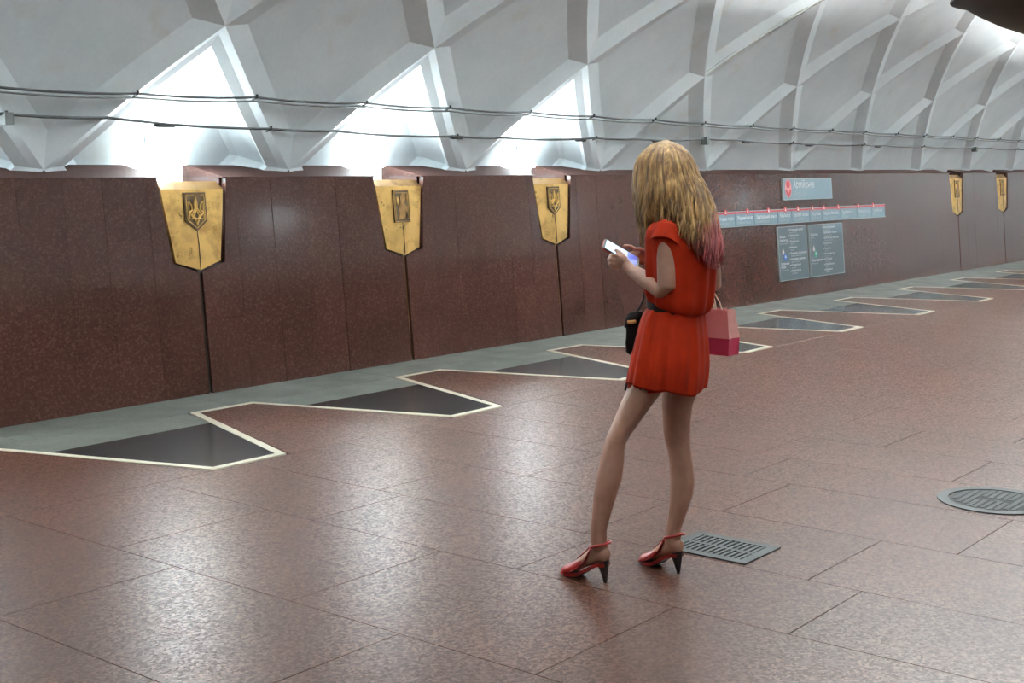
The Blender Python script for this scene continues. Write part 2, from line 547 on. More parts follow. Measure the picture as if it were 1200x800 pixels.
# ------------------------------------------------------------------ opposite wall and the ends of the hall
opp = MB()
def OPP(z): return 2 * YC - (YB + BAT * z)
opp.prism([(XMIN, OPP(0), 0), (XMIN, OPP(ZT), ZT), (XMIN, 2 * YC - 8.36, 1.682), (XMIN, -2.4, 1.682), (XMIN, -2.4, 0)],
          [(XMAX, OPP(0), 0), (XMAX, OPP(ZT), ZT), (XMAX, 2 * YC - 8.36, 1.682), (XMAX, -2.4, 1.682), (XMAX, -2.4, 0)])
tag(opp.build('wall_right', M['wall_red']), 'dark red granite wall of the hall opposite the shields', kind='structure')
for nm, xa, xb in (('wall_back', XMIN - .3, XMIN), ('wall_front', XMAX, XMAX + .3)):
    tag(MB().box(xa, xb, -2.4, 9.2, -.25, 5.1).build(nm, M['plaster']), 'plain end wall of the hall', kind='structure')
# lamps on the ribs of the vault opposite; the polished wall mirrors them
for x, lab in ((14.6, 'slim lamp on the opposite vault, level with the person'), (22.3, 'slim lamp on the opposite vault, level with the far shields'), (30.2, 'slim lamp on the opposite vault near the far end')):
    p = vpt(x, 8.95, -.09)
    t = empty('vault_lamp', p)
    t.rotation_euler = (math.radians(90 - (180 - A0 - DA * 8.95)) * -1, 0, 0)
    MB().box(-.42, .42, -.09, .09, -.01, .05).build('housing', M['cable_pale'], t)
    MB().box(-.30, .30, -.025, .025, -.022, -.011).build('glass', M['niche_lamp_far'], t)
    tag(t, lab, 'lamp', 'lamps on the opposite vault')

# ------------------------------------------------------------------ hanging bowls of light
def bowl(x, label, lamp='bowl_lamp'):
    t = empty('bowl_lamp', (x, YC, 2.74))
    prof = [(0.001, 0), (.2, .014), (.4, .058), (.6, .13), (.8, .232), (.95, .325), (1.02, .33), (1.02, .345), (.93, .345), (.78, .25), (.6, .16), (.3, .06), (0.001, .04)]
    n = 48
    MB().rings([[(r * math.cos(2 * math.pi * j / n), r * math.sin(2 * math.pi * j / n), z) for j in range(n)] for r, z in prof], cap=False).build('bowl', M['bowl'], t, 30)
    MB().rings([[(r * math.cos(2 * math.pi * j / n), r * math.sin(2 * math.pi * j / n), z) for j in range(n)] for r, z in ((.001, .26), (.70, .26), (.72, .25), (.72, .235), (.001, .235))], cap=False).build('lamp_glass', M[lamp], t)
    MB().tube([(0, 0, .05), (0, 0, 1.92)], .018, 10).build('hanging_rod', M['bowl'], t, 40)
    tag(t, label, 'lamp', 'hanging bowl lamps')
bowl(11.9, 'large dark bronze bowl lamp hanging below the vault at upper right')
bowl(3.2, 'added bronze bowl lamp above the frame, unseen, brightening the left vault', 'added_bowl_lamp')  # extra lamp, added for its light on the left vault
bowl(20.64, 'dark bronze bowl lamp hanging next beyond the large one at upper right')
bowl(29.3, 'dark bronze bowl lamp hanging at the far end of the hall')

# ------------------------------------------------------------------ brass shields and the lamps behind them
def tubeW(mb, pts, r, xc, zc, off, n=6):
    return mb.tube([W(xc + p[0], zc + p[1], off) for p in pts], r, n)
def polyW(mb, pts, xc, zc, o1, o0):
    return mb.prism([W(xc + x, zc + z, o1) for x, z in pts], [W(xc + x, zc + z, o0) for x, z in pts])
def shield(n, emblem, label, strip_mat):
    xc = shield_x(n) + .005
    t = empty('wall_shield', (xc, W(0, 1.2).y, 1.2))
    inv = Matrix.Translation(-Vector(t.location))
    def put(mb, name, mat, parent=t, smooth=None):
        o = mb.build(name, mat, parent, smooth)
        if parent is t: o.data.transform(inv)
        else: o.data.transform(inv)
        return o
    zt, zl, zp = 1.505, .975, .912
    ht, hl = .283, .203
    o_e, o_c = -.016, -.002
    # two leaves folded along the middle line
    for s, nm in ((-1, 'leaf'), (1, 'leaf')):
        mb = MB()
        fr = [W(xc, zt, o_c), W(xc + s * ht, zt, o_e), W(xc + s * hl, zl, o_e), W(xc + s * .002, zp, o_c)]
        bk = [p + Vector((0, .035, 0)) for p in fr]
        mb.prism(fr, bk); put(mb, nm, M['brass'])
    mb = MB()
    fr = [W(xc - ht, zt + .001, o_e), W(xc + ht, zt + .001, o_e), W(xc + ht - .022, zt + .062, o_e - .055), W(xc - ht + .012, zt + .062, o_e - .055)]
    bk = [p + Vector((0, .03, -.012)) for p in fr]
    mb.prism(fr, bk); put(mb, 'top_rim', M['brass_dark'])
    if emblem == 'trident':
        ez, w, h = 1.345, .098, .135
        out = [(-w, h), (w, h), (w, -h * .55), (0, -h * 1.08), (-w, -h * .55)]
        inn = [(p[0] * .82, p[1] * .86) for p in out]
        mb = MB(); polyW(mb, out, xc, ez, .004, -.01); p = put(mb, 'emblem_plate', M['patina'])
        mb = MB(); tubeW(mb, inn + [inn[0]], .004, xc, ez, .006); put(mb, 'emblem_frame', M['brass'], p)
        q = .105
        strokes = [
            [(0, .98), (-.10, .55), (-.10, .15), (-.38, -.22), (-.30, -.42)], [(0, .98), (.10, .55), (.10, .15), (.38, -.22), (.30, -.42)],
            [(0, .98), (0, .1)],
            [(-.62, .70), (-.62, -.52), (-.2, -.52)], [(.62, .70), (.62, -.52), (.2, -.52)],
            [(-.62, .70), (-.36, .40), (-.33, .08), (-.62, -.10)], [(.62, .70), (.36, .40), (.33, .08), (.62, -.10)],
            [(-.2, -.52), (.2, -.52)], [(-.62, -.10), (-.2, -.52), (0, -.95), (.2, -.52), (.62, -.10)],
            [(0, .1), (-.22, -.3), (0, -.95)], [(0, .1), (.22, -.3), (0, -.95)]]
        for st in strokes:
            mb = MB(); tubeW(mb, [(a * q, b * q - .002) for a, b in st], .0062, xc, ez, .0085); put(mb, 'trident_stroke', M['brass'], p)
        g0 = ez - h * 1.08
    else:
        ez, w, h = 1.335, .098, .14
        out = [(-w, h), (w, h), (w, -h), (-w, -h)]
        mb = MB(); polyW(mb, out, xc, ez, .004, -.01); p = put(mb, 'emblem_plate', M['patina'])
        for q in (.95, .80):
            inn = [(a * q, b * q) for a, b in out]
            mb = MB(); tubeW(mb, inn + [inn[0]], .0035, xc, ez, .005); put(mb, 'emblem_frame', M['brass'], p)
        figs = [[(-.035, -.11), (.03, -.11), (.045, -.02), (.03, .03), (-.02, .035), (-.045, -.02)],
                [(-.015, .035), (.03, .03), (.052, .06), (.04, .095), (.005, .10), (-.02, .075)],
                [(-.02, .08), (.0, .105), (.045, .104), (.066, .07), (.06, .04), (.05, .085)],
                [(-.066, .07), (-.045, .085), (-.03, .05), (-.045, .0), (-.06, .02)],
                [(.03, .02), (.062, -.01), (.06, -.07), (.045, -.05)],
                [(-.06, -.115), (-.035, -.06), (-.03, -.115)]]
        for f in figs:
            mb = MB(); polyW(mb, f, xc, ez, .010, .002); put(mb, 'relief', M['brass'] if f is figs[3] else M['brass_dark'], p)
        g0 = ez - h
    # engraved groove down the middle
    mb = MB(); tubeW(mb, [(0, g0 - ez), (.004, g0 - ez - .1), (.001, zp + .02 - ez)], [(.0015, .003), (.0015, .0055), (.0015, .004)], xc, ez, .0); put(mb, 'groove', M['black'])
    # strip in the joint below
    mb = MB(); mb.prism([W(xc - .012, .005, -.022), W(xc + .012, .005, -.022), W(xc + .012, .91, -.022), W(xc - .012, .91, -.022)],
                        [W(xc - .012, .005, -.045), W(xc + .012, .005, -.045), W(xc + .012, .91, -.045), W(xc - .012, .91, -.045)])
    put(mb, 'joint_strip', strip_mat)
    tag(t, label, 'shield', 'brass shields set into the granite wall')
    return t
M['patina'] = plain('dark_patina', (.085, .048, .018), .6, .4, .3, 30)
M['strip_dark'] = plain('blackened_strip', (.03, .022, .014), .5, .4)
shield(0, 'trident', 'large brass shield with a trident crest, nearest one on the wall at left', M['strip_dark'])
shield(1, 'relief', 'brass shield with a rectangular figure relief, between the two trident shields', M['brass_dark'])
shield(2, 'trident', 'brass shield with a small trident crest close to the person in red', M['brass_dark'])
shield(7, 'relief', 'narrow-looking brass shield beyond the blue station signs, the nearer of two', M['strip_dark'])
shield(8, 'relief', 'farthest visible brass shield at the right end of the granite wall', M['strip_dark'])

for n in LIT:
    xc = shield_x(n)
    t = empty('niche_lamp', (xc, 8.19, 1.42))
    MB().box(-.18, .18, .03, .055, .405, .465).build('housing', M['plaster'], t)
    MB().box(-.17, .17, .018, .0295, .41, .46).build('lamp_glass', M['glare_flood'], t)  # added emitter aimed at the hall for the floor glare
    for sx in (-.12, .12):
        MB().tube([(sx, .13, -.219), (sx, .13, .44), (sx, .05, .44)], .007, 8).build('stem', M['plaster'], t)
    MB().tube([(-.19, .11, .27), (.19, .11, .27)], .020, 14).build('lamp_tube', M['niche_lamp'], t)
    lab = {-1: 'uplight behind the wall left of the first brass shield, just out of frame', 0: 'glaring uplight hidden behind the nearest trident shield', 1: 'glaring uplight hidden behind the shield with the figure relief',
           2: 'glaring uplight hidden behind the shield close to the person'}[n]
    tag(t, lab, 'lamp', 'uplights behind the brass shields')

# ------------------------------------------------------------------ cables strung across the ribs
def on_rib(k, lev, s, dep): return Vector(vpt(X0 + PB * k + s * PB / 2 * lev, lev, dep))
def cable(name, levs, dep, rad, mat, label, twin=False):
    t = empty(name, (0, 8.0, 2.0))
    inv = Matrix.Translation(-Vector(t.location))
    sup = []
    for i, k in enumerate(range(-2, 12)):
        lv = levs[min(max(i - 2, 0), len(levs) - 1)]
        sup += [on_rib(k, lv, -1, dep), on_rib(k, lv, 1, dep)]
    sup.sort(key=lambda v: v.x)
    for d, m_, r_ in ((0, mat, rad), (.028, M['cable_pale'], rad * .8)) if twin else ((0, mat, rad),):
        pts = []
        for a, b in zip(sup, sup[1:]):
            L = (b - a).length
            for j in range(6):
                f = j / 6; p = a.lerp(b, f)
                pts.append(p + Vector((0, 0, -d - .012 * L * 4 * f * (1 - f))))
        pts.append(sup[-1] + Vector((0, 0, -d)))
        o = MB().tube(pts, r_, 8).build('cable' if d == 0 else 'pipe', m_, t, 60); o.data.transform(inv)
    for i, p in enumerate(sup):
        if p.x > 25: continue
        if not twin and i % 2: continue
        mb = MB(); mb.tube([p + Vector((0, .045, -.02)), p + Vector((0, -.012, .0)), p + Vector((0, -.014, .022))], [.007, .009, .011], 8)
        o = mb.build('clip', M['black'], t, 60); o.data.transform(inv)
    tag(t, label, 'cable')
    return t
cable('cable_run', [.51, .53, .53, .525, .515, .51, .51, .51, .51], -.016, .009, M['cable'], 'upper cable and pale pipe strung along the vault, clipped to the ribs', True)
lo = cable('cable_run', [.345, .305, .29, .315, .345, .33, .34, .345, .355], -.012, .010, M['cable'], 'lower single dark cable strung along the foot of the vault')
for k, lv, s in ((0, .345, -1), (4, .345, -1), (8, .355, -1)):
    p = on_rib(k, lv, s, -.01) - Vector(lo.location)
    o = MB().box(-.03, .03, -.05, .03, -.07, .01).build('junction_box', M['cable_pale'], lo); o.location = p
for x in (5.85, 9.1, 11.0, 12.4, 14.3, 16.1, 18.3):
    c = min(lo.children, key=lambda q: 0 if q.name.startswith('cable') else 1)
    v = min((c.data.vertices), key=lambda q: abs(q.co.x - x))
    o = MB().tube([(-.09, 0, 0), (-.075, 0, 0), (.075, 0, 0), (.09, 0, 0)], [.010, .017, .017, .010], 8).build('cable_joint', M['black'], lo, 60); o.location = (v.co.x, v.co.y + .008, v.co.z)

# ------------------------------------------------------------------ signs on the wall
ZAX = Vector((0, BAT, 1)).normalized()
NRM = Vector((0, -1, BAT)).normalized()
WROT = Matrix((Vector((1, 0, 0)), ZAX, NRM)).transposed()   # local x along wall, y up the wall, z out
def sign_root(name, x, z):
    t = empty(name); t.matrix_world = Matrix.Translation(W(x, z, .0)) @ WROT.to_4x4()
    return t
def plate(t, name, x0, x1, y0, y1, z0, z1, mat, parent=None):
    return MB().box(x0, x1, y0, y1, z0, z1).build(name, mat, parent or t)
_txt = {}
def text(t, s, x, y, size, mat, z=.014, parent=None, align='LEFT', maxw=None):
    cu = bpy.data.curves.new('lettering', 'FONT'); cu.body = s; cu.size = size; cu.align_x = align; cu.extrude = .0008; cu.resolution_u = 3
    o = bpy.data.objects.new('lettering', cu); COL.objects.link(o)
    dg = bpy.context.evaluated_depsgraph_get(); me = bpy.data.meshes.new_from_object(o.evaluated_get(dg))
    COL.objects.unlink(o); bpy.data.objects.remove(o); bpy.data.curves.remove(cu)
    w = max((v.co.x for v in me.vertices), default=0) - min((v.co.x for v in me.vertices), default=0)
    sx = min(1.0, maxw / w) if maxw and w > 0 else 1.0
    me.transform(Matrix.Diagonal((sx, 1, 1, 1)))
    me.materials.clear()
    o = mesh_obj('lettering', me, mat, parent or t); o.location = (x, y, z)
    return o
def disc(mb, cx, cy, r, z0, z1, n=20, sx=1.0):
    P = [(cx + sx * r * math.cos(2 * math.pi * i / n), cy + r * math.sin(2 * math.pi * i / n)) for i in range(n)]
    return mb.prism([(x, y, z1) for x, y in P], [(x, y, z0) for x, y in P])

t = sign_root('station_sign', 16.0, 1.394)
plate(t, 'panel', -.695, .695, -.128, .128, .004, .022, M['sign'])
for a in ((-.70, .70, .128, .138), (-.70, .70, -.138, -.128), (-.705, -.695, -.138, .138), (.695, .705, -.138, .138)):
    plate(t, 'edge_strip', a[0], a[1], a[2], a[3], .002, .026, M['sign_edge'])
mb = MB(); P = []
for i in range(28):
    a = 2 * math.pi * i / 28
    P.append((-.56 + .088 * math.cos(a), .012 + .112 * math.sin(a) * (1 if math.sin(a) > 0 else 1.05)))
mb.prism([(x, y, .0245) for x, y in P], [(x, y, .022) for x, y in P]); lg = mb.build('line_logo', M['pink_print'], t)
disc(MB(), -.56, .065, .05, .0245, .0265, 20, .95).build('logo_dot', M['red'], lg)
mb = MB(); P = [(-.635, -.005), (-.60, -.012), (-.56, -.06), (-.52, -.012), (-.485, -.005), (-.50, -.05), (-.56, -.105), (-.62, -.05)]
mb.prism([(x, y, .0265) for x, y in P], [(x, y, .0245) for x, y in P]); mb.build('logo_chevron', M['red'], lg)
text(t, 'Армійська', -.42, .015, .135, M['white'], .0225, maxw=.60)
text(t, 'Armiiska', -.40, -.085, .095, M['print_dim'], .0225, maxw=.36)
tag(t, 'blue-grey station name sign with a red logo, above the line strip', 'sign')

names = [('Холодна гора', 'Kholodna Hora'), ('Південний вокзал', 'Pivdennyi Vokzal'), ('Центральний ринок', 'Tsentralnyi Rynok'), ('Майдан Конституції', 'Maidan Konstytutsii'),
         ('Проспект Гагаріна', 'Prospekt Haharina'), ('Спортивна', 'Sportyvna'), ('Завод ім. Малишева', 'Zavod im. Malysheva'), ('Турбоатом', 'Turboatom'), ('Палац спорту', 'Palats Sportu'), ('Армійська', 'Armiiska')]
t = sign_root('line_strip', 16.0, 1.055)
edges = [-2.47, -1.97, -1.50, -.88, -.50, .01, .37, .93, 1.47, 1.97, 2.44]
for i in range(10):
    a, b = edges[i] + .006, edges[i + 1] - .006
    p = plate(t, 'station_panel', a, b, -.085, .06, .004, .020, M['sign'])
    text(t, names[i][0], a + .05, -.012, .062, M['white'], .0205, p, maxw=b - a - .09)
    text(t, names[i][1], a + .05, -.062, .046, M['print_dim'], .0205, p, maxw=(b - a - .09) * .85)
plate(t, 'backing_strip', -2.47, 2.44, .061, .082, .004, .020, M['sign'])
plate(t, 'edge_strip', -2.47, 2.44, -.095, -.086, .003, .022, M['sign_edge'])
plate(t, 'edge_strip', -2.47, 2.44, .083, .093, .003, .022, M['sign_edge'])
plate(t, 'red_line', -2.47, 2.44, .062, .081, .021, .024, M['red'])
for i, x in enumerate([-2.20, -1.67, -1.13, -.68, -.33, .09, .43, .87, 1.52, 2.02]):
    mb = MB(); disc(mb, x, .082, .036, .024, .028, 16); p = mb.build('stop_marker', M['red'], t)
    mb = MB(); mb.prism([(x - .022, .064, .030), (x + .022, .064, .030), (x, .104, .030)], [(x - .022, .064, .028), (x + .022, .064, .028), (x, .104, .028)])
    mb.build('marker_arrow', M['white'], p)
tag(t, 'long blue-grey metro line strip with a red line and ten stops', 'sign')

def info(name, x0, x1, heads, foot, items, col, label, hl):
    xc = (x0 + x1) / 2; w = (x1 - x0) / 2; t = sign_root(name, xc, .58)
    plate(t, 'panel', -w, w, -.338, .338, .004, .020, M['sign_dark'])
    split = -w + 2 * w * (.36 if not hl else .40)
    if hl: plate(t, 'highlight', split, w, .338 - .677 * .19, .338, .0201, .0215, M['sign_mid'])
    else: plate(t, 'list_field', split, w, -.338, .338, .0201, .0206, M['sign_dark'])
    for a in ((-w - .008, w + .008, .338, .346), (-w - .008, w + .008, -.346, -.338), (-w - .008, -w, -.346, .346), (w, w + .008, -.346, .346)):
        plate(t, 'edge_strip', a[0], a[1], a[2], a[3], .002, .024, M['sign_edge'])
    y = .20
    for h_ in heads:
        text(t, h_, -w + .04, y, .042, M['white'], .0205, maxw=split + w - .06); y -= .043
    text(t, 'Maidan Konstytutsii' if not hl else 'Sportyvna', -w + .04, y + .006, .028, M['print_dim'], .0205, maxw=split + w - .06)
    mb = MB(); disc(mb, -w + .11, .02, .032, .0205, .0235); p = mb.build('line_logo', M['pink_print'], t)
    mb = MB(); mb.prism([(-w + .08, .0, .026), (-w + .14, .0, .026), (-w + .11, .075, .026)], [(-w + .08, .0, .0235), (-w + .14, .0, .0235), (-w + .11, .075, .0235)]); mb.build('logo_arrow', M['white'], p)
    mb = MB(); disc(mb, -w + .165, -.045, .045, .0205, .0235); p = mb.build('line_logo', col, t)
    mb = MB(); disc(mb, -w + .165, -.04, .018, .0235, .0255); mb.build('logo_dot', M['white'], p)
    y = -.14
    for h_ in foot:
        text(t, h_, -w + .04, y, .042, M['white'], .0205, maxw=split + w - .06); y -= .043
    text(t, 'Istorychnyi Muzei' if not hl else 'Metrobudivnykiv', -w + .04, y + .006, .028, M['print_dim'], .0205, maxw=split + w - .06)
    n = len(items); y0 = .285; st = (.60 if hl else .565) / (n - .5)
    for i, (a, b) in enumerate(items):
        yy = y0 - i * st
        text(t, a, split + .035, yy, .042, M['white'], .022, maxw=w - split - .06)
        text(t, b, split + .035, yy - .03, .028, M['print_dim'], .022, maxw=(w - split - .06) * .7)
        mb = MB(); disc(mb, split + .01, yy + .012, .009, .0205, .0235, 10); mb.build('stop_dot', M['white'], t)
    tag(t, label, 'sign')
info('line_list', 15.09, 15.88, ['Майдан', 'Конституції'], ['Історичний', 'музей'],
     [('Історичний музей', 'Istorychnyi Muzei'), ('Університет', 'Universytet'), ('Пушкінська', 'Pushkinska'), ('Київська', 'Kyivska'), ('Академіка Барабашова', 'Akademika Barabashova'), ('Академіка Павлова', 'Akademika Pavlova'), ('Студентська', 'Studentska'), ('Героїв Праці', 'Heroiv Pratsi')],
     M['blue_print'], 'slate station list with a blue line emblem, left of two panels', False)
info('line_list', 15.955, 16.96, ['Спортивна'], ['Метробудівників'],
     [('Метробудівників', 'Metrobudivnykiv'), ('Захисників України', 'Zakhysnykiv Ukrainy'), ('Архітектора Бекетова', 'Arkhitektora Beketova'), ('Держпром', 'Derzhprom'), ('Наукова', 'Naukova'), ('Ботанічний сад', 'Botanichnyi Sad'), ('23 Серпня', '23 Serpnia'), ('Олексіївська', 'Oleksiivska'), ('Перемога', 'Peremoha')],
     M['green_print'], 'slate station list with a green line emblem, right of two panels', True)

# ------------------------------------------------------------------ drain grate and manhole cover in the floor
t = empty('drain_grate', (4.915, 2.79, 0))
gx0, gx1, gy0, gy1 = -.16, .16, -.205, .205
for a in ((gx0, gx1, gy0, gy0 + .045), (gx0, gx1, gy1 - .045, gy1), (gx0, gx0 + .045, gy0 + .045, gy1 - .045), (gx1 - .045, gx1, gy0 + .045, gy1 - .045)):
    MB().box(a[0], a[1], a[2], a[3], .0, .006).build('frame_bar', M['iron'], t)
MB().box(gx0 + .045, gx1 - .045, gy0 + .045, gy1 - .045, 0, .001).build('shade_plate', M['iron_dark'], t)  # black plate in place of a hollow: shade between the bars as colour
nb = 12
for j in range(nb):
    y = gy0 + .045 + (gy1 - gy0 - .09) * (j + .5) / nb
    MB().box(gx0 + .045, gx1 - .045, y - .007, y + .007, .001, .005).build('grate_bar', M['iron'], t)
MB().box(-.011, .011, gy0 + .045, gy1 - .045, .001, .0052).build('cross_bar', M['iron'], t)
tag(t, 'rectangular dark iron drain grate behind the right shoe', 'grate')

t = empty('manhole_cover', (6.49, 2.14, 0))
def ringm(r0, r1, z0, z1, n=56):
    return MB().rings([[(r * math.cos(2 * math.pi * j / n), r * math.sin(2 * math.pi * j / n), z) for j in range(n)] for r, z in ((r0, z0), (r1, z0), (r1, z1), (r0, z1), (r0, z0))], cap=False)
ringm(.222, .275, .0, .006).build('rim', M['iron'], t)
disc(MB(), 0, 0, .216, 0, .0025, 56).build('lid', M['iron_dark'], t)
rr = random.Random(2)
mb = MB()
for i in range(-9, 10):
    for j in range(-6, 7):
        x, y = i * .0225 + (.011 if j % 2 else 0), j * .034
        if math.hypot(x, y) < .195 and not (abs(x) < .03 and abs(y) < .075):
            mb.box(x - .0075, x + .0075, y - .013, y + .013, .0025, .0055)
mb.build('tread_studs', M['iron'], t)
MB().box(-.006, .006, -.07, .07, .0025, .004).build('lift_slot', M['iron_dark'], t)
MB().box(-.026, -.014, -.045, .0, .0025, .0058).build('cast_mark', M['iron'], t)
tag(t, 'round cast iron manhole cover cut by the right edge', 'manhole cover')

# ------------------------------------------------------------------ the person in the red playsuit
# local frame: x to the right of the picture, y away from the viewer, z up; she faces FW, her right is RT
LATV, FWDV = Vector((.6273, .7788, 0)), Vector((-.7788, .6273, 0))
PO = (4.36, 2.92, 0.0); PRZ = -math.radians(51.146)
person = empty('person', PO, PRZ)
tag(person, 'person with long pink-tipped blond hair in a short red playsuit, looking at a phone', 'person')

def skin_mat():
    m, nt, b = new_mat('skin')
    tc = nt.nodes.new('ShaderNodeTexCoord')
    n = noise(nt, tc.outputs['Object'], 18, 4)
    c = ramp(nt, n, [(.3, (.36, .185, .125)), (.7, (.45, .25, .175))])
    nt.links.new(c, b.inputs['Base Color']); b.inputs['Roughness'].default_value = .45
    b.inputs['Subsurface Weight'].default_value = .12; b.inputs['Subsurface Radius'].default_value = (.012, .005, .003); b.inputs['Subsurface Scale'].default_value = .6
    return m
M['skin'] = skin_mat()
def cloth(name, col, var=.2):
    m, nt, b = new_mat(name)
    tc = nt.nodes.new('ShaderNodeTexCoord')
    n = noise(nt, tc.outputs['Object'], 9, 4)
    nt.links.new(ramp(nt, n, [(.3, tuple(x * (1 - var) for x in col)), (.7, tuple(min(1, x * (1 + var)) for x in col))]), b.inputs['Base Color'])
    b.inputs['Roughness'].default_value = .75; b.inputs['Specular IOR Level'].default_value = .15
    bump(nt, b, noise(nt, tc.outputs['Object'], 260, 2), .12, .002)
    return m
M['dress'] = cloth('red_crepe', (.36, .020, .003))
M['belt'] = plain('dark_belt', (.016, .008, .005), .9)
M['shoe'] = plain('red_leather', (.30, .016, .012), .32, 0, .12, 30)
M['heel'] = plain('black_heel', (.018, .012, .011), .3)

def ell(c, a, b, n=28, fold=None, lat=LATV, fwd=FWDV, tilt=0.0):
    """horizontal ring: half width a across the body, b front to back; fold(angle) scales it; tilt lifts the front"""
    out = []
    for j in range(n):
        t = 2 * math.pi * j / n
        s = fold(t) if fold else 1.0
        v = lat * (a * math.cos(t) * s) + fwd * (b * math.sin(t) * s)
        out.append(Vector(c) + v + Vector((0, 0, tilt * math.sin(t))))
    return out
ER, ED = Vector((1, 0, 0)), Vector((0, 1, 0))
body = MB()
legA = [(.110, -.09, .90, .080, .09), (.078, -.095, .82, .074, .084), (.0572, -.098, .7635, .0705, .078), (.0301, -.10, .7198, .0635, .070), (-.0019, -.103, .6623, .0548, .062), (-.0323, -.106, .6082, .048, .056), (-.051, -.109, .5713, .0435, .052),
        (-.0596, -.112, .5379, .0442, .050), (-.0647, -.115, .4975, .0488, .051), (-.0767, -.122, .4237, .0515, .052), (-.0935, -.127, .3556, .0465, .047), (-.1068, -.124, .2784, .0378, .039), (-.1177, -.121, .2121, .0322, .034), (-.1167, -.119, .17, .033, .033), (-.110, -.118, .13, .033, .031)]
legB = [(.235, .03, .87, .085, .09), (.2223, .035, .7538, .073, .080), (.2086, .036, .6947, .0635, .070), (.2072, .036, .6356, .0575, .062), (.2075, .035, .58, .0545, .056), (.2108, .033, .542, .0515, .052), (.2165, .030, .5129, .0485, .050),
        (.2277, .023, .4459, .0485, .050), (.2327, .015, .3786, .0492, .050), (.2277, .010, .3214, .046, .046), (.2108, .005, .2421, .0362, .037), (.1975, .006, .185, .0312, .033), (.1965, .007, .15, .032, .032), (.199, .006, .115, .032, .030)]
for leg in (legA, legB):
    body.rings([ell((x, y, z), a, b, 20, None, ER, ED) for x, y, z, a, b in leg])
# trunk, neck
trunk = [(.172, -.05, .84, .165, .115), (.172, -.05, .93, .17, .12), (.178, -.05, 1.02, .15, .105), (.19, -.05, 1.12, .118, .088), (.20, -.05, 1.22, .132, .10), (.205, -.05, 1.31, .15, .11), (.205, -.05, 1.39, .165, .095), (.20, -.05, 1.44, .12, .07), (.19, -.05, 1.47, .06, .055)]
body.rings([ell((x, y, z), a, b) for x, y, z, a, b in trunk])
body.tube([(.195, -.052, 1.42), (.182, -.048, 1.47), (.165, -.036, 1.54)], [.058, .05, .05], 16)
# head, bent down towards the phone
HC = Vector((.150, -.030, 1.605))
hd_f = (FWDV * math.cos(.42) + Vector((0, 0, -math.sin(.42)))).normalized(); hd_u = (Vector((0, 0, 1)) * math.cos(.42) + FWDV * math.sin(.42)).normalized()
HR = Matrix((LATV, hd_f, hd_u)).transposed()
def hp(x, y, z): return HC + HR @ Vector((x, y, z))
body.ball(HC + HR @ Vector((0, -.008, .025)), .074, .090, .082, 24, 16, HR)
body.ball(hp(0, .022, -.045), .056, .062, .072, 20, 12, HR)           # face and jaw
body.ball(hp(0, .062, -.098), .022, .018, .016, 12, 8, HR)            # chin
body.tube([hp(0, .084, .005), hp(0, .098, -.028), hp(0, .096, -.036)], [.008, .0125, .009], 10)   # nose
body.ball(hp(-.013, .090, -.034), .008, .008, .007, 8, 6, HR); body.ball(hp(.013, .090, -.034), .008, .008, .007, 8, 6, HR)
body.tube([hp(-.022, .076, -.066), hp(0, .088, -.064), hp(.022, .076, -.066)], [.004, .0075, .004], 8)   # lips
body.tube([hp(-.020, .074, -.074), hp(0, .086, -.075), hp(.020, .074, -.074)], [.004, .0075, .004], 8)
for s in (-1, 1):
    body.ball(hp(s * .032, .074, .016), .020, .014, .010, 10, 7, HR)  # brow
    body.ball(hp(s * .040, .068, -.022), .020, .016, .014, 10, 7, HR) # cheek
    body.ball(hp(s * .074, -.008, -.015), .010, .020, .032, 10, 8, HR) # ear
# left arm (near the viewer)
SL, EL, WL = Vector((.128, -.165, 1.405)), Vector((.128, -.195, 1.185)), Vector((.010, -.025, 1.245))
body.tube([(.17, -.12, 1.42), SL, (.130, -.182, 1.34), (.131, -.19, 1.26), EL + Vector((.004, .002, .01)), EL + Vector((-.012, .018, -.012)), (.085, -.135, 1.198), (.045, -.08, 1.222), WL, (-.008, -.008, 1.262)],
          [.045, .045, .041, .038, .037, .036, .036, .031, .0225, .021], 16)
# left hand: palm, four fingers folded round the phone, thumb over its edge
body.tube([WL, (-.006, -.006, 1.260), (-.024, .006, 1.272), (-.040, .012, 1.276)], [(.020, .016), (.026, .016), (.031, .015), (.030, .012)], 14, up=(-.3, 0, 1))
fing = [((-.038, .008, 1.297), (-.060, .016, 1.300), (-.068, .036, 1.297), (-.052, .062, 1.290), .0082),
        ((-.044, .008, 1.281), (-.067, .016, 1.284), (-.075, .038, 1.281), (-.056, .066, 1.275), .0085),
        ((-.045, .010, 1.265), (-.066, .018, 1.266), (-.073, .038, 1.264), (-.056, .062, 1.260), .0082),
        ((-.040, .012, 1.250), (-.058, .020, 1.249), (-.064, .036, 1.248), (-.052, .054, 1.247), .0072)]
for a, b, c, d, r in fing:
    body.tube([Vector(a).lerp((-.015, .004, 1.268), .5), a, b, c, d], [r, r * 1.05, r, r * .92, r * .78], 10)
body.tube([(-.004, -.008, 1.262), (-.012, -.004, 1.288), (-.026, .010, 1.304), (-.040, .028, 1.315), (-.050, .040, 1.319)], [.012, .0115, .0095, .0085, .007], 10)
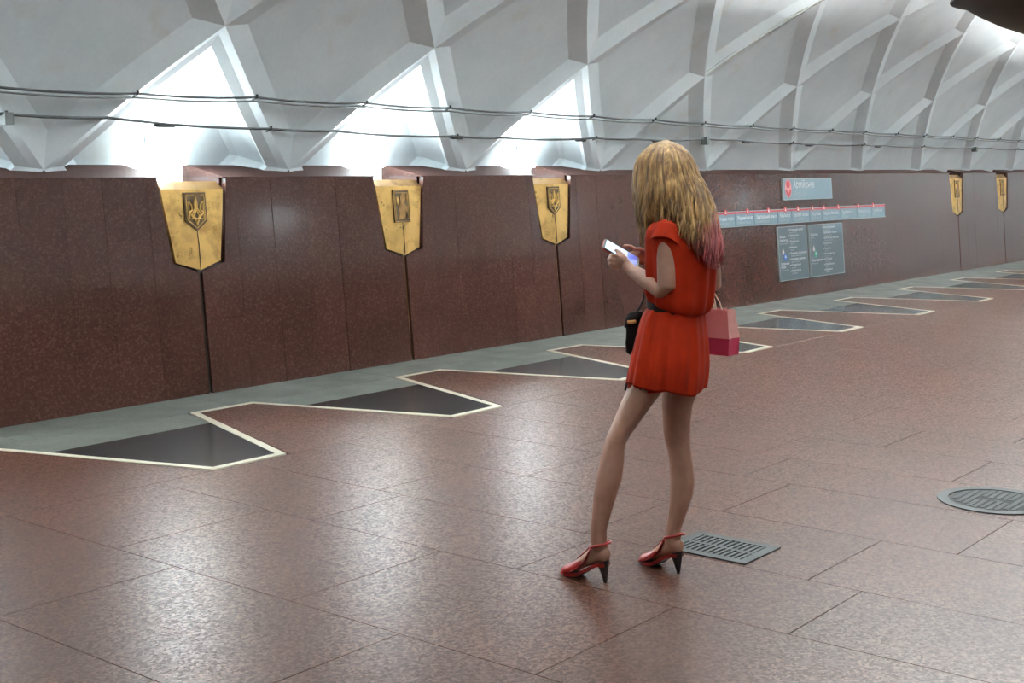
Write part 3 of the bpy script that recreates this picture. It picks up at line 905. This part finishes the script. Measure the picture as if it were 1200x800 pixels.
# right arm (behind the body)
SRr, ERr, WRr = Vector((.300, .060, 1.405)), Vector((.352, .085, 1.175)), Vector((.105, .165, 1.262))
body.tube([(.24, .0, 1.42), SRr, (.325, .072, 1.32), (.345, .08, 1.24), ERr, ERr + Vector((-.02, .022, -.008)), (.27, .13, 1.195), (.18, .155, 1.23), WRr, (.085, .166, 1.275)],
          [.045, .045, .041, .037, .036, .035, .035, .030, .0225, .021], 16)
body.tube([WRr, (.085, .165, 1.272), (.066, .160, 1.284), (.050, .155, 1.292)], [(.020, .016), (.026, .016), (.031, .014), (.030, .012)], 14, up=(-.3, 0, 1))
for a, b, c, d, r in [((.048, .160, 1.312), (.024, .150, 1.326), (.004, .138, 1.330), (-.010, .128, 1.329), .0078),
                      ((.042, .158, 1.297), (.022, .152, 1.298), (.006, .138, 1.295), (.0, .115, 1.290), .0082),
                      ((.044, .154, 1.283), (.026, .150, 1.280), (.012, .136, 1.276), (.008, .114, 1.272), .0080),
                      ((.050, .150, 1.270), (.034, .146, 1.265), (.022, .134, 1.261), (.018, .116, 1.258), .0070)]:
    body.tube([Vector(a).lerp((.075, .162, 1.282), .5), a, b, c, d], [r, r * 1.05, r, r * .92, r * .78], 10)
body.tube([(.085, .158, 1.285), (.078, .145, 1.305), (.062, .128, 1.316), (.046, .115, 1.318), (.034, .108, 1.316)], [.012, .0115, .0095, .0085, .007], 10)
# feet in high heels
def foot_frame(heel, d):
    f = Vector((d[0], d[1], 0)).normalized(); s = Vector((f.y, -f.x, 0))
    return lambda a, lat, z: Vector((heel[0], heel[1], 0)) + f * a + s * lat + Vector((0, 0, z))
FA = foot_frame((-.0816, -.141), (-.7788, .6273)); FB = foot_frame((.224, -.0186), (-.631, .7755))
foot_rows = [(-.006, .118, .012, .020), (.006, .112, .027, .030), (.035, .112, .031, .036), (.06, .104, .030, .040), (.09, .088, .030, .035), (.12, .066, .033, .029), (.150, .045, .037, .023), (.175, .032, .038, .018), (.198, .024, .034, .014), (.214, .021, .022, .010)]
def ring_foot(F, a, z, w, h, n=16, grow=0.0):
    return [F(a, (w + grow) * math.cos(2 * math.pi * j / n), z + (h + grow) * math.sin(2 * math.pi * j / n)) for j in range(n)]
for F in (FA, FB):
    body.rings([ring_foot(F, *r) for r in foot_rows])
    for q in range(5):   # toes
        lat = -.024 + q * .012
        body.tube([F(.180, lat, .028), F(.208 - abs(q - 1.2) * .004, lat * .95, .020)], [.010, .0075], 8)
bo = body.build('body', M['skin'], person)
bake(bo, [('REMESH', dict(mode='VOXEL', voxel_size=.0042)), ('SMOOTH', dict(factor=.5, iterations=5))])
eye = plain('eye_white', (.75, .73, .70), .2)
iris = plain('eye_iris', (.05, .09, .12), .15)
for s in (-1, 1):
    e = MB().ball(hp(s * .032, .076, -.002), .0125, .0105, .0105, 14, 10, HR).build('eye', eye, person, 180)
    MB().ball(hp(s * .032, .0835, -.003), .005, .004, .005, 10, 6, HR).build('iris', iris, e, 180)

# ---- shoes
def shoe(F):
    root = MB()
    # sole: thin strip under the foot
    rows_ = [(.004, .078, .024), (.035, .074, .027), (.065, .060, .025), (.10, .038, .026), (.13, .020, .034), (.16, .012, .039), (.19, .011, .037), (.212, .012, .027), (.222, .013, .012)]
    tops, bots = [], []
    rings = []
    for a, z, w in rows_:
        rings.append([F(a, -w, z + .005), F(a, w, z + .005), F(a, w * .96, max(.0015, z - .009)), F(a, -w * .96, max(.0015, z - .009))])
    root.rings(rings)
    so = root.build('shoe', M['shoe'], person, 50)
    # vamp, open at the toe
    vr = []
    for a, z, w, h in [(.116, .064, .0345, .033), (.128, .056, .0355, .032), (.145, .046, .0395, .029), (.165, .036, .0415, .0255), (.185, .028, .0405, .0225), (.203, .023, .0365, .0195)]:
        n = 20; vr.append([F(a + .02 * max(0, -math.sin(math.pi * (-.12 + 1.24 * j / (n - 1)))) - (.018 * (1 - abs(2 * j / (n - 1) - 1)) if a < .12 else 0), w * math.cos(math.pi * (-.12 + 1.24 * j / (n - 1))), z - .006 + h * math.sin(math.pi * (-.12 + 1.24 * j / (n - 1)))) for j in range(n)])
    mb = MB(); mb.rings(vr, cap=False, closed=False)
    vo = mb.build('vamp', M['shoe'], so); bake(vo, [('SOLIDIFY', dict(thickness=.003, offset=1.0))])
    # side panels rising to the ankle, centre strap, ankle strap
    for s in (-1, 1):
        mb = MB(); mb.tube([F(.150, s * .040, .030), F(.115, s * .036, .052), F(.085, s * .034, .085), F(.070, s * .033, .118), F(.060, s * .034, .138)], [(.003, .016), (.003, .016), (.003, .013), (.003, .010), (.003, .006)], 10, up=(0, 0, 1) if False else None)
        mb.build('side_strap', M['shoe'], so, 60)
    mb = MB(); mb.tube([F(.145, 0, .077), F(.115, 0, .103), F(.09, 0, .130), F(.082, 0, .142)], [(.003, .008), (.003, .007), (.003, .006), (.003, .006)], 10); mb.build('centre_strap', M['shoe'], so, 60)
    pts = []
    for j in range(25):
        t = 2 * math.pi * j / 24
        pts.append(F(.036 + .044 * math.cos(t), .039 * math.sin(t), .152 - .016 * math.cos(t)))
    mb = MB(); mb.tube(pts, [(.0058, .0035)] * 25, 8, up=(0, 0, 1)); mb.build('ankle_strap', M['shoe'], so, 60)
    mb = MB(); mb.rings([[F(a + r * math.cos(2 * math.pi * j / 16), r * 1.02 * math.sin(2 * math.pi * j / 16), z + zz_ * math.cos(2 * math.pi * j / 16)) for j in range(16)] for a, r, z, zz_ in [(.021, .0255, .086, -.010), (.020, .023, .070, -.006), (.016, .0165, .045, 0), (.012, .0105, .018, 0), (.011, .0075, .004, 0), (.011, .0075, .0, 0)]])
    mb.build('heel', M['heel'], so, 50)
    mb = MB(); mb.rings([[F(a, -w * .97, max(.0, z - .0125)), F(a, w * .97, max(.0, z - .0125)), F(a, w * .97, max(.0012, z - .0085)), F(a, -w * .97, max(.0012, z - .0085))] for a, z, w in rows_[3:]])
    mb.build('outsole', M['heel'], so)
shoe(FA); shoe(FB)

# ---- playsuit
rf = random.Random(4)
def foldf(amp, n1, ph, amp2=0.0, n2=0, ph2=0.0):
    return lambda t: 1 + amp * math.sin(n1 * t + ph) + amp2 * math.sin(n2 * t + ph2)
top = MB()
rows_t = [(.205, -.05, 1.455, .085, .065), (.205, -.05, 1.44, .155, .085), (.205, -.05, 1.41, .19, .105), (.206, -.05, 1.37, .195, .118), (.207, -.05, 1.31, .185, .124), (.205, -.05, 1.26, .178, .124), (.204, -.05, 1.21, .172, .122), (.202, -.05, 1.175, .168, .120),
          (.198, -.05, 1.145, .166, .120), (.194, -.05, 1.118, .155, .114), (.190, -.05, 1.105, .138, .100), (.188, -.05, 1.125, .120, .088)]
for i, (x, y, z, a, b) in enumerate(rows_t):
    pass
top.rings([ell((x, y, z), a, b, 96, foldf(.014 + .045 * max(0, (1.33 - z) / .2) * (1 if z > 1.125 else .4), 13, .7 + z * 3, .018 * (1 if z > 1.125 else .3), 7, 2 - z * 5), tilt=.040 * smoothstep(1.25, 1.13, z)) for x, y, z, a, b in rows_t])
# kimono sleeves hanging from the shoulders
for c0, c1, c2, s in (((.165, -.115, 1.425), (.128, -.175, 1.395), (.124, -.190, 1.378), -1), ((.25, .02, 1.425), (.305, .062, 1.395), (.318, .073, 1.375), 1)):
    top.tube([c0, c1, c2], [(.058, .058), (.052, .056), (.046, .054)], 24)
top.tube([(.155, -.14, 1.40), (.160, -.155, 1.34), (.185, -.15, 1.26), (.20, -.13, 1.20)], [(.055, .05), (.052, .05), (.045, .045), (.035, .035)], 20)
to = top.build('playsuit_top', M['dress'], person)
bake(to, [('REMESH', dict(mode='VOXEL', voxel_size=.005)), ('SMOOTH', dict(factor=.5, iterations=4))])
# cuffs of the short sleeves
for c0, c1, r0, r1 in (((.133, -.168, 1.425), (.126, -.186, 1.366), (.050, .050), (.057, .055)), ((.300, .058, 1.425), (.318, .072, 1.364), (.050, .050), (.057, .055))):
    c0, c1 = Vector(c0), Vector(c1)
    mb = MB(); mb.tube([c0, c0.lerp(c1, .35), c0.lerp(c1, .7), c1], [(r0[0] + (r1[0] - r0[0]) * f, r0[1] + (r1[1] - r0[1]) * f) for f in (0, .35, .7, 1)], 32, cap=False)
    o = mb.build('sleeve_cuff', M['dress'], person)
    for v in o.data.vertices:
        v.co.z += -.022 * max(0, (v.co.x - .13)) / .05 if v.co.z < 1.40 and v.co.x < .25 else 0
    bake(o, [('SOLIDIFY', dict(thickness=.003, offset=-1.0)), ('SUBSURF', dict(levels=1, render_levels=1))])
# belt
mb = MB(); mb.rings([ell((.186, -.05, z), a, b, 48, tilt=.018) for z, a, b in ((1.088, .135, .098), (1.088, .140, .103), (1.122, .140, .103), (1.122, .135, .098), (1.088, .135, .098))], cap=False)
mb.build('belt', M['belt'], person, 40)
# skirt part, gathered at the belt, with soft pleats; hem lower at the back
sk = MB(); R_ = []
rows_s = [(0, .184, 1.105, .128, .093, .010), (.04, .181, 1.092, .138, .101, .02), (.12, .178, 1.07, .152, .108, .028), (.3, .174, 1.00, .172, .118, .030), (.55, .170, .92, .185, .130, .034), (.8, .163, .845, .192, .137, .038), (1, .152, .785, .188, .140, .042)]
for t_, x, z, a, b, am in rows_s:
    ring = []
    for j in range(120):
        t = 2 * math.pi * j / 120
        s = 1 + am * 1.35 * (.55 * math.sin(11 * t + .4) + .5 * math.sin(19 * t + 1.7) + .3 * math.sin(5 * t + .9))
        v = LATV * (a * math.cos(t) * s) + FWDV * (b * math.sin(t) * s)
        hem = t_ * t_ * (.014 * math.sin(t) + .006 * math.sin(5 * t + .9) + .012 * math.cos(2 * t))
        ring.append(Vector((x, -.05, z + hem)) + v)
    R_.append(ring)
sk.rings(R_, cap=False)
so_ = sk.build('playsuit_skirt', M['dress'], person)
bake(so_, [('SOLIDIFY', dict(thickness=.004, offset=-1.0)), ('SUBSURF', dict(levels=1, render_levels=1))])
# the two short trouser legs under it
for cx, cy, a, b in ((.086, -.090, .080, .086), (.232, .022, .080, .086)):
    mb = MB(); mb.rings([ell((cx + dx, cy, z), a * k_, b * k_, 40, foldf(.02, 9, cx * 20), ER, ED) for z, k_, dx in ((.92, 1.0, 0), (.84, 1.02, -.004), (.775, 1.03, -.012))], cap=False)
    o = mb.build('short_leg', M['dress'], person); bake(o, [('SOLIDIFY', dict(thickness=.003, offset=-1.0))])

# ---- hair
def hair_mat():
    m, nt, b = new_mat('blond_hair_pink_tips')
    tc = nt.nodes.new('ShaderNodeTexCoord')
    mp = nd(nt, 'ShaderNodeMapping'); mp.inputs['Scale'].default_value = (1, 1, .12)
    nt.links.new(tc.outputs['Object'], mp.inputs['Vector'])
    n = noise(nt, mp.outputs[0], 60, 4)
    n_b = noise(nt, tc.outputs['Object'], 11, 3)
    blond = ramp(nt, n, [(.30, (.10, .045, .016)), (.48, (.30, .165, .055)), (.72, (.62, .41, .18))])
    pink = ramp(nt, n, [(.25, (.26, .035, .055)), (.5, (.52, .13, .14)), (.75, (.70, .30, .26))])
    sp = nt.nodes.new('ShaderNodeSeparateXYZ'); nt.links.new(tc.outputs['Object'], sp.inputs[0])
    # pink grows towards the tips at the back (larger x) with uneven edge
    ma = nd(nt, 'ShaderNodeMath', operation='MULTIPLY'); nt.links.new(sp.outputs['X'], ma.inputs[0]); ma.inputs[1].default_value = .55
    mb_ = nd(nt, 'ShaderNodeMath', operation='SUBTRACT'); nt.links.new(sp.outputs['Z'], mb_.inputs[0]); nt.links.new(ma.outputs[0], mb_.inputs[1])
    mc = nd(nt, 'ShaderNodeMath', operation='MULTIPLY_ADD'); nt.links.new(n_b, mc.inputs[0]); mc.inputs[1].default_value = .30; nt.links.new(mb_.outputs[0], mc.inputs[2])
    mr = nd(nt, 'ShaderNodeMapRange'); nt.links.new(mc.outputs[0], mr.inputs['Value'])
    mr.inputs['From Min'].default_value = 1.43; mr.inputs['From Max'].default_value = 1.33; mr.inputs['To Min'].default_value = 0; mr.inputs['To Max'].default_value = 1
    ge = nt.nodes.new('ShaderNodeNewGeometry')
    isl = ramp(nt, ge.outputs['Random Per Island'], [(0, (.42, .36, .32)), (.35, (.8, .76, .72)), (.8, (1.12, 1.1, 1.05)), (1, (1.4, 1.36, 1.28))])
    nt.links.new(mixc(nt, mixc(nt, blond, pink, mr.outputs[0]), isl, 1.0, 'MULTIPLY'), b.inputs['Base Color'])
    b.inputs['Roughness'].default_value = .48
    return m
M['hair'] = hair_mat()
hair_tab = [(1.742, .140, .004), (1.738, .139, .034), (1.7326, .1379, .050), (1.716, .1398, .0739), (1.6928, .1385, .0924), (1.6595, .1406, .1109), (1.6162, .1445, .1225), (1.5761, .1552, .135), (1.5393, .1624, .141), (1.499, .1714, .146), (1.4654, .1787, .150), (1.425, .1877, .154), (1.3811, .1951, .157), (1.3473, .2007, .158), (1.25, .205, .150)]
def hair_at(phi, z, shrink=0.0):
    """outer hair surface; phi from her front towards her left and round the back"""
    zz_ = max(min(z, 1.742), 1.25)
    tab = sorted(hair_tab)
    x, w = interp(tab, zz_)
    w = max(.004, w - shrink)
    back = smoothstep(1.62, 1.40, zz_)
    a = w * (1.0 - .10 * back); b = w * 1.02
    cy = -.035 - .02 * back
    d = FWDV * math.cos(phi) - LATV * math.sin(phi)
    lat = d.dot(LATV); fw = d.dot(FWDV)
    r = 1 / math.sqrt((lat / a) ** 2 + (fw / b) ** 2)
    return Vector((x, cy, z)) + d * r
def tip_z(phi):
    deg = math.degrees(phi) % 360
    tab = [(0, 1.60), (30, 1.56), (42, 1.40), (55, 1.335), (72, 1.37), (88, 1.455), (112, 1.455), (128, 1.40), (145, 1.33), (165, 1.29), (195, 1.285), (225, 1.285), (255, 1.31), (285, 1.36), (320, 1.42), (335, 1.56), (360, 1.60)]
    return interp(tab, deg)[0]
mass = MB(); rings = []
NPH = 110
for i in range(40):
    ring = []
    for j in range(NPH):
        phi = math.radians(34 + (326 - 34) * j / (NPH - 1))
        tz = tip_z(phi) + .012 * math.sin(phi * 23)
        f = i / 39
        z = 1.742 - (1.742 - tz) * (f ** .85 if f > 0 else 0)
        wave = .0035 * math.sin(phi * 31 + 5 * math.sin(z * 14)) + .004 * math.sin(phi * 13 + z * 9)
        ring.append(hair_at(phi + .05 * math.sin(z * 26 + phi * 3) * smoothstep(1.6, 1.4, z), z, .009 - wave * smoothstep(1.74, 1.66, z) + .03 * smoothstep(.8, 1.0, f)))
    rings.append(ring)
mass.rings(rings, cap=False, closed=False)
ho = mass.build('hair', M['hair'], person)
bake(ho, [('SOLIDIFY', dict(thickness=.02, offset=0.0))])
rh = random.Random(21)
locks = MB()
for q in range(900):
    phi = math.radians(rh.uniform(32, 328)); tz = tip_z(phi) + rh.uniform(-.035, .05)
    zs = rh.uniform(1.722, 1.737) if rh.random() < .75 else rh.uniform(1.55, 1.72)
    m_ = 20; pts, rad = [], []
    cl = int(phi * 7); amp = rh.uniform(.010, .022); fr = 38 + 3 * math.sin(phi * 2) + rh.uniform(-1.5, 1.5); ph = phi * 2.5 + .5 * math.sin(cl * 1.7) + rh.uniform(-.35, .35); sh_ = rh.uniform(-.006, .012); thick = rh.uniform(.0020, .0050)
    for i in range(m_):
        f = i / (m_ - 1); z = zs - (zs - tz) * f ** .9
        wv = smoothstep(1.64, 1.50, z)
        p = hair_at(phi + amp * 4.5 * wv * math.sin(fr * z + ph), z, sh_ - .010 * wv * math.sin(fr * z * .9 + ph + 1.3))
        pts.append(p); rad.append((thick * (.5 + .5 * min(1, 4 * f)) * (1 - f ** 4 * .85), thick * 1.7 * (.4 + .6 * min(1, 4 * f)) * (1 - f ** 4 * .85)))
    d = FWDV * math.cos(phi) - LATV * math.sin(phi)
    locks.tube(pts, rad, 5, up=d)
# loose strands hanging in front of the chest
for q in range(46):
    phi = math.radians(rh.uniform(38, 66)); tz = 1.345 + rh.uniform(-.025, .06)
    pts, rad = [], []
    ph = rh.uniform(0, 6.28); thick = rh.uniform(.0022, .0045)
    for i in range(18):
        f = i / 17; z = 1.70 - (1.70 - tz) * f
        p = hair_at(phi + .05 * math.sin(22 * z + ph) * smoothstep(1.6, 1.45, z), z, -.002 + .006 * math.sin(16 * z + ph))
        pts.append(p); rad.append((thick * (1 - f ** 4 * .85), thick * 1.6 * (1 - f ** 4 * .85)))
    locks.tube(pts, rad, 5)
tag(locks.build('hair_strands', M['hair'], person, 180), kind='stuff')

# ------------------------------------------------------------------ things she carries
RZM = Matrix.Translation(Vector(PO)) @ Matrix.Rotation(PRZ, 4, 'Z')
def carried(name, loc, rot=None):
    t = empty(name); t.matrix_world = RZM @ Matrix.Translation(Vector(loc)) @ (rot.to_4x4() if rot is not None else Matrix.Identity(4))
    return t
# phone
u = Vector((.868, .04, -.495)).normalized()                # from its top to its bottom
wv = Vector((.10, .88, .42)); wv = (wv - u * wv.dot(u)).normalized()
nn = u.cross(wv); nn = nn if nn.z > 0 else -nn
ph = carried('phone', (-.022, .075, 1.303), Matrix((u, wv, nn)).transposed())
def rrect(hw, hh, r, n=5):
    P = []
    for cx, cy, a0 in ((hw - r, hh - r, 0), (-hw + r, hh - r, 90), (-hw + r, -hh + r, 180), (hw - r, -hh + r, 270)):
        P += [(cx + r * math.cos(math.radians(a0 + 90 * i / n)), cy + r * math.sin(math.radians(a0 + 90 * i / n))) for i in range(n + 1)]
    return P
def slabz(P, z0, z1): return MB().prism([(x, y, z1) for x, y in P], [(x, y, z0) for x, y in P])
slabz(rrect(.082, .040, .009), -.0035, .0035).build('body', M['black'], ph)
slabz(rrect(.0835, .0415, .010), -.0055, -.0005).build('case', plain('orange_red_case', (.45, .06, .03), .5), ph)
def screen_mat():
    m, nt, b = new_mat('phone_screen')
    tc = nt.nodes.new('ShaderNodeTexCoord'); sp = nt.nodes.new('ShaderNodeSeparateXYZ'); nt.links.new(tc.outputs['Object'], sp.inputs[0])
    mr = nd(nt, 'ShaderNodeMapRange'); nt.links.new(sp.outputs['X'], mr.inputs['Value']); mr.inputs['From Min'].default_value = -.075; mr.inputs['From Max'].default_value = .075
    c = ramp(nt, mr.outputs[0], [(0, (.55, .80, .85)), (.12, (.62, .78, .95)), (.62, (.60, .72, .98)), (.70, (.10, .14, .62)), (1, (.08, .09, .42))])
    nt.links.new(c, b.inputs['Base Color']); nt.links.new(c, b.inputs['Emission Color']); b.inputs['Emission Strength'].default_value = .75
    b.inputs['Roughness'].default_value = .15
    return m
slabz(rrect(.073, .036, .004), .0036, .0041).build('screen', screen_mat(), ph)
tag(ph, 'phone with a glowing pale blue screen held in both hands', 'phone')

# pink paper bag hanging from the right forearm
bag = carried('paper_bag', (.392, .135, .885), Matrix.Rotation(math.radians(-40), 3, 'Z'))
M['bag_pink'] = plain('pink_paper', (.62, .20, .19), .55, 0, .08, 8)
M['bag_pale'] = plain('pale_pink_paper', (.72, .36, .32), .55, 0, .08, 8)
M['bag_crimson'] = plain('crimson_paper', (.46, .028, .075), .5, 0, .08, 8)
M['cord'] = plain('cream_cord', (.78, .66, .52), .6)
def bag_ring(z, w, d, px=0.0, pinch=0.0):
    return [(-w + px, -d, z), (w + px, -d, z), (w + px - pinch, 0, z + .0), (w + px, d, z), (-w + px, d, z), (-w + px + pinch, 0, z)]
hb, zm, zt_ = .0, .070, .185
b0, b1, b2 = bag_ring(hb, .066, .040), bag_ring(zm, .069, .042, 0, .012), bag_ring(zt_, .050, .030, 0, .026)
mb = MB(); mb.rings([b0, b1], cap=False); mb.f.append((5, 4, 3, 2, 1, 0)); mb.build('lower_band', M['bag_crimson'], bag)
def face(nm, idx, mat):
    mb = MB(); vs = []
    fr = [b1[i] for i in idx] + [b2[i] for i in reversed(idx)]
    n_ = len(fr); mb.add(fr, [tuple(range(n_))] if n_ == 4 else [(0, 1, 4, 5), (1, 2, 3, 4)])
    o = mb.build(nm, mat, bag); bake(o, [('SOLIDIFY', dict(thickness=.0015, offset=0))])
    for p in o.data.polygons: p.use_smooth = False
face('front_panel', (0, 1), M['bag_pink']); face('gusset', (1, 2, 3), M['bag_pale']); face('back_panel', (3, 4), M['bag_pink']); face('gusset', (4, 5, 0), M['bag_pink'])
mb = MB(); mb.rings([[(x * 1.0, y, z) for x, y, z in b2], [(x * .97, y * .95, z - .022) for x, y, z in b2]], cap=False); mb.build('top_fold', M['bag_pale'], bag)
for s in (-1, 1):
    arc = [(-.022, s * .029, .172), (-.024, s * .026, .21), (-.034, s * .012, .262), (-.046, 0.0, .282), (-.048, s * .010, .262), (-.002, s * .026, .21), (.012, s * .029, .172)] if False else [(-.036, s * .030, .165), (-.040, s * .024, .21), (-.046, s * .010, .255), (-.048, 0, .272), (-.040, s * .010, .255), (-.018, s * .024, .21), (-.006, s * .030, .165)]
    MB().tube(arc, .0026, 8).build('cord_handle', M['cord'], bag, 60)
mb = MB(); mb.tube([(-.030 + .010 * math.cos(2 * math.pi * i / 14), -.0435, .090 + .012 * math.sin(2 * math.pi * i / 14)) for i in range(3, 11)], .0016, 6); mb.build('printed_ring', M['heel'], bag, 60)
tag(bag, 'small pink paper bag with a crimson lower band and cream cord handles', 'bag')

# black pouch hanging in front of the hip
pu = carried('pouch', (.034, .075, .89))
M['black_cloth'] = cloth('black_velvet', (.012, .009, .010))
M['gold'] = plain('gold_clasp', (.80, .50, .20), .3, .9, .1)
prof = [(.000, -.004, .012, .014), (.012, -.003, .028, .022), (.05, -.002, .034, .028), (.09, .0, .032, .028), (.12, .002, .034, .03), (.145, .002, .036, .03), (.165, .006, .032, .026), (.178, .012, .020, .018)]
mb = MB(); mb.rings([[(x + a * math.cos(2 * math.pi * j / 28) * (1 + .08 * math.sin(5 * 2 * math.pi * j / 28 + z * 30)), b * math.sin(2 * math.pi * j / 28) * (1 + .08 * math.sin(4 * 2 * math.pi * j / 28)), z) for j in range(28)] for z, x, a, b in prof])
mb.build('bag_body', M['black_cloth'], pu, 60)
mb = MB(); mb.rings([[(x + a * math.cos(2 * math.pi * j / 24), b * math.sin(2 * math.pi * j / 24), z + .006 * math.cos(2 * math.pi * j / 24)) for j in range(24)] for z, x, a, b in ((.118, .0, .039, .034), (.120, .0, .041, .036), (.150, .002, .040, .034), (.170, .006, .034, .028))], cap=False)
o = mb.build('flap', M['black_cloth'], pu); bake(o, [('SOLIDIFY', dict(thickness=.003))])
mb = MB(); mb.tube([(-.030, -.030, .137), (-.012, -.037, .138), (.004, -.037, .142)], [(.007, .005), (.008, .005), (.006, .004)], 10); mb.build('clasp', M['gold'], pu, 60)
MB().tube([(.010, .0, .172), (.035, .02, .215), (.055, .06, .29), (.055, .085, .372)], .004, 8).build('strap', M['black_cloth'], pu, 60)
for i, (dx, ln) in enumerate(((-.006, .0), (.0, .012), (.006, .004))):
    MB().tube([(.0 + dx * .5, -.02, .02), (-.004 + dx, -.03, -.04), (-.018 + dx, -.03, -.10), (-.028 + dx * 1.3, -.028, -.142 - ln)], [(.006, .005), (.006, .005), (.006, .005), (.0055, .004)], 8).build('tassel', M['black_cloth'], pu, 60)
tag(pu, 'black velvet pouch with gold clasp and tassels at the hip of the person', 'bag')
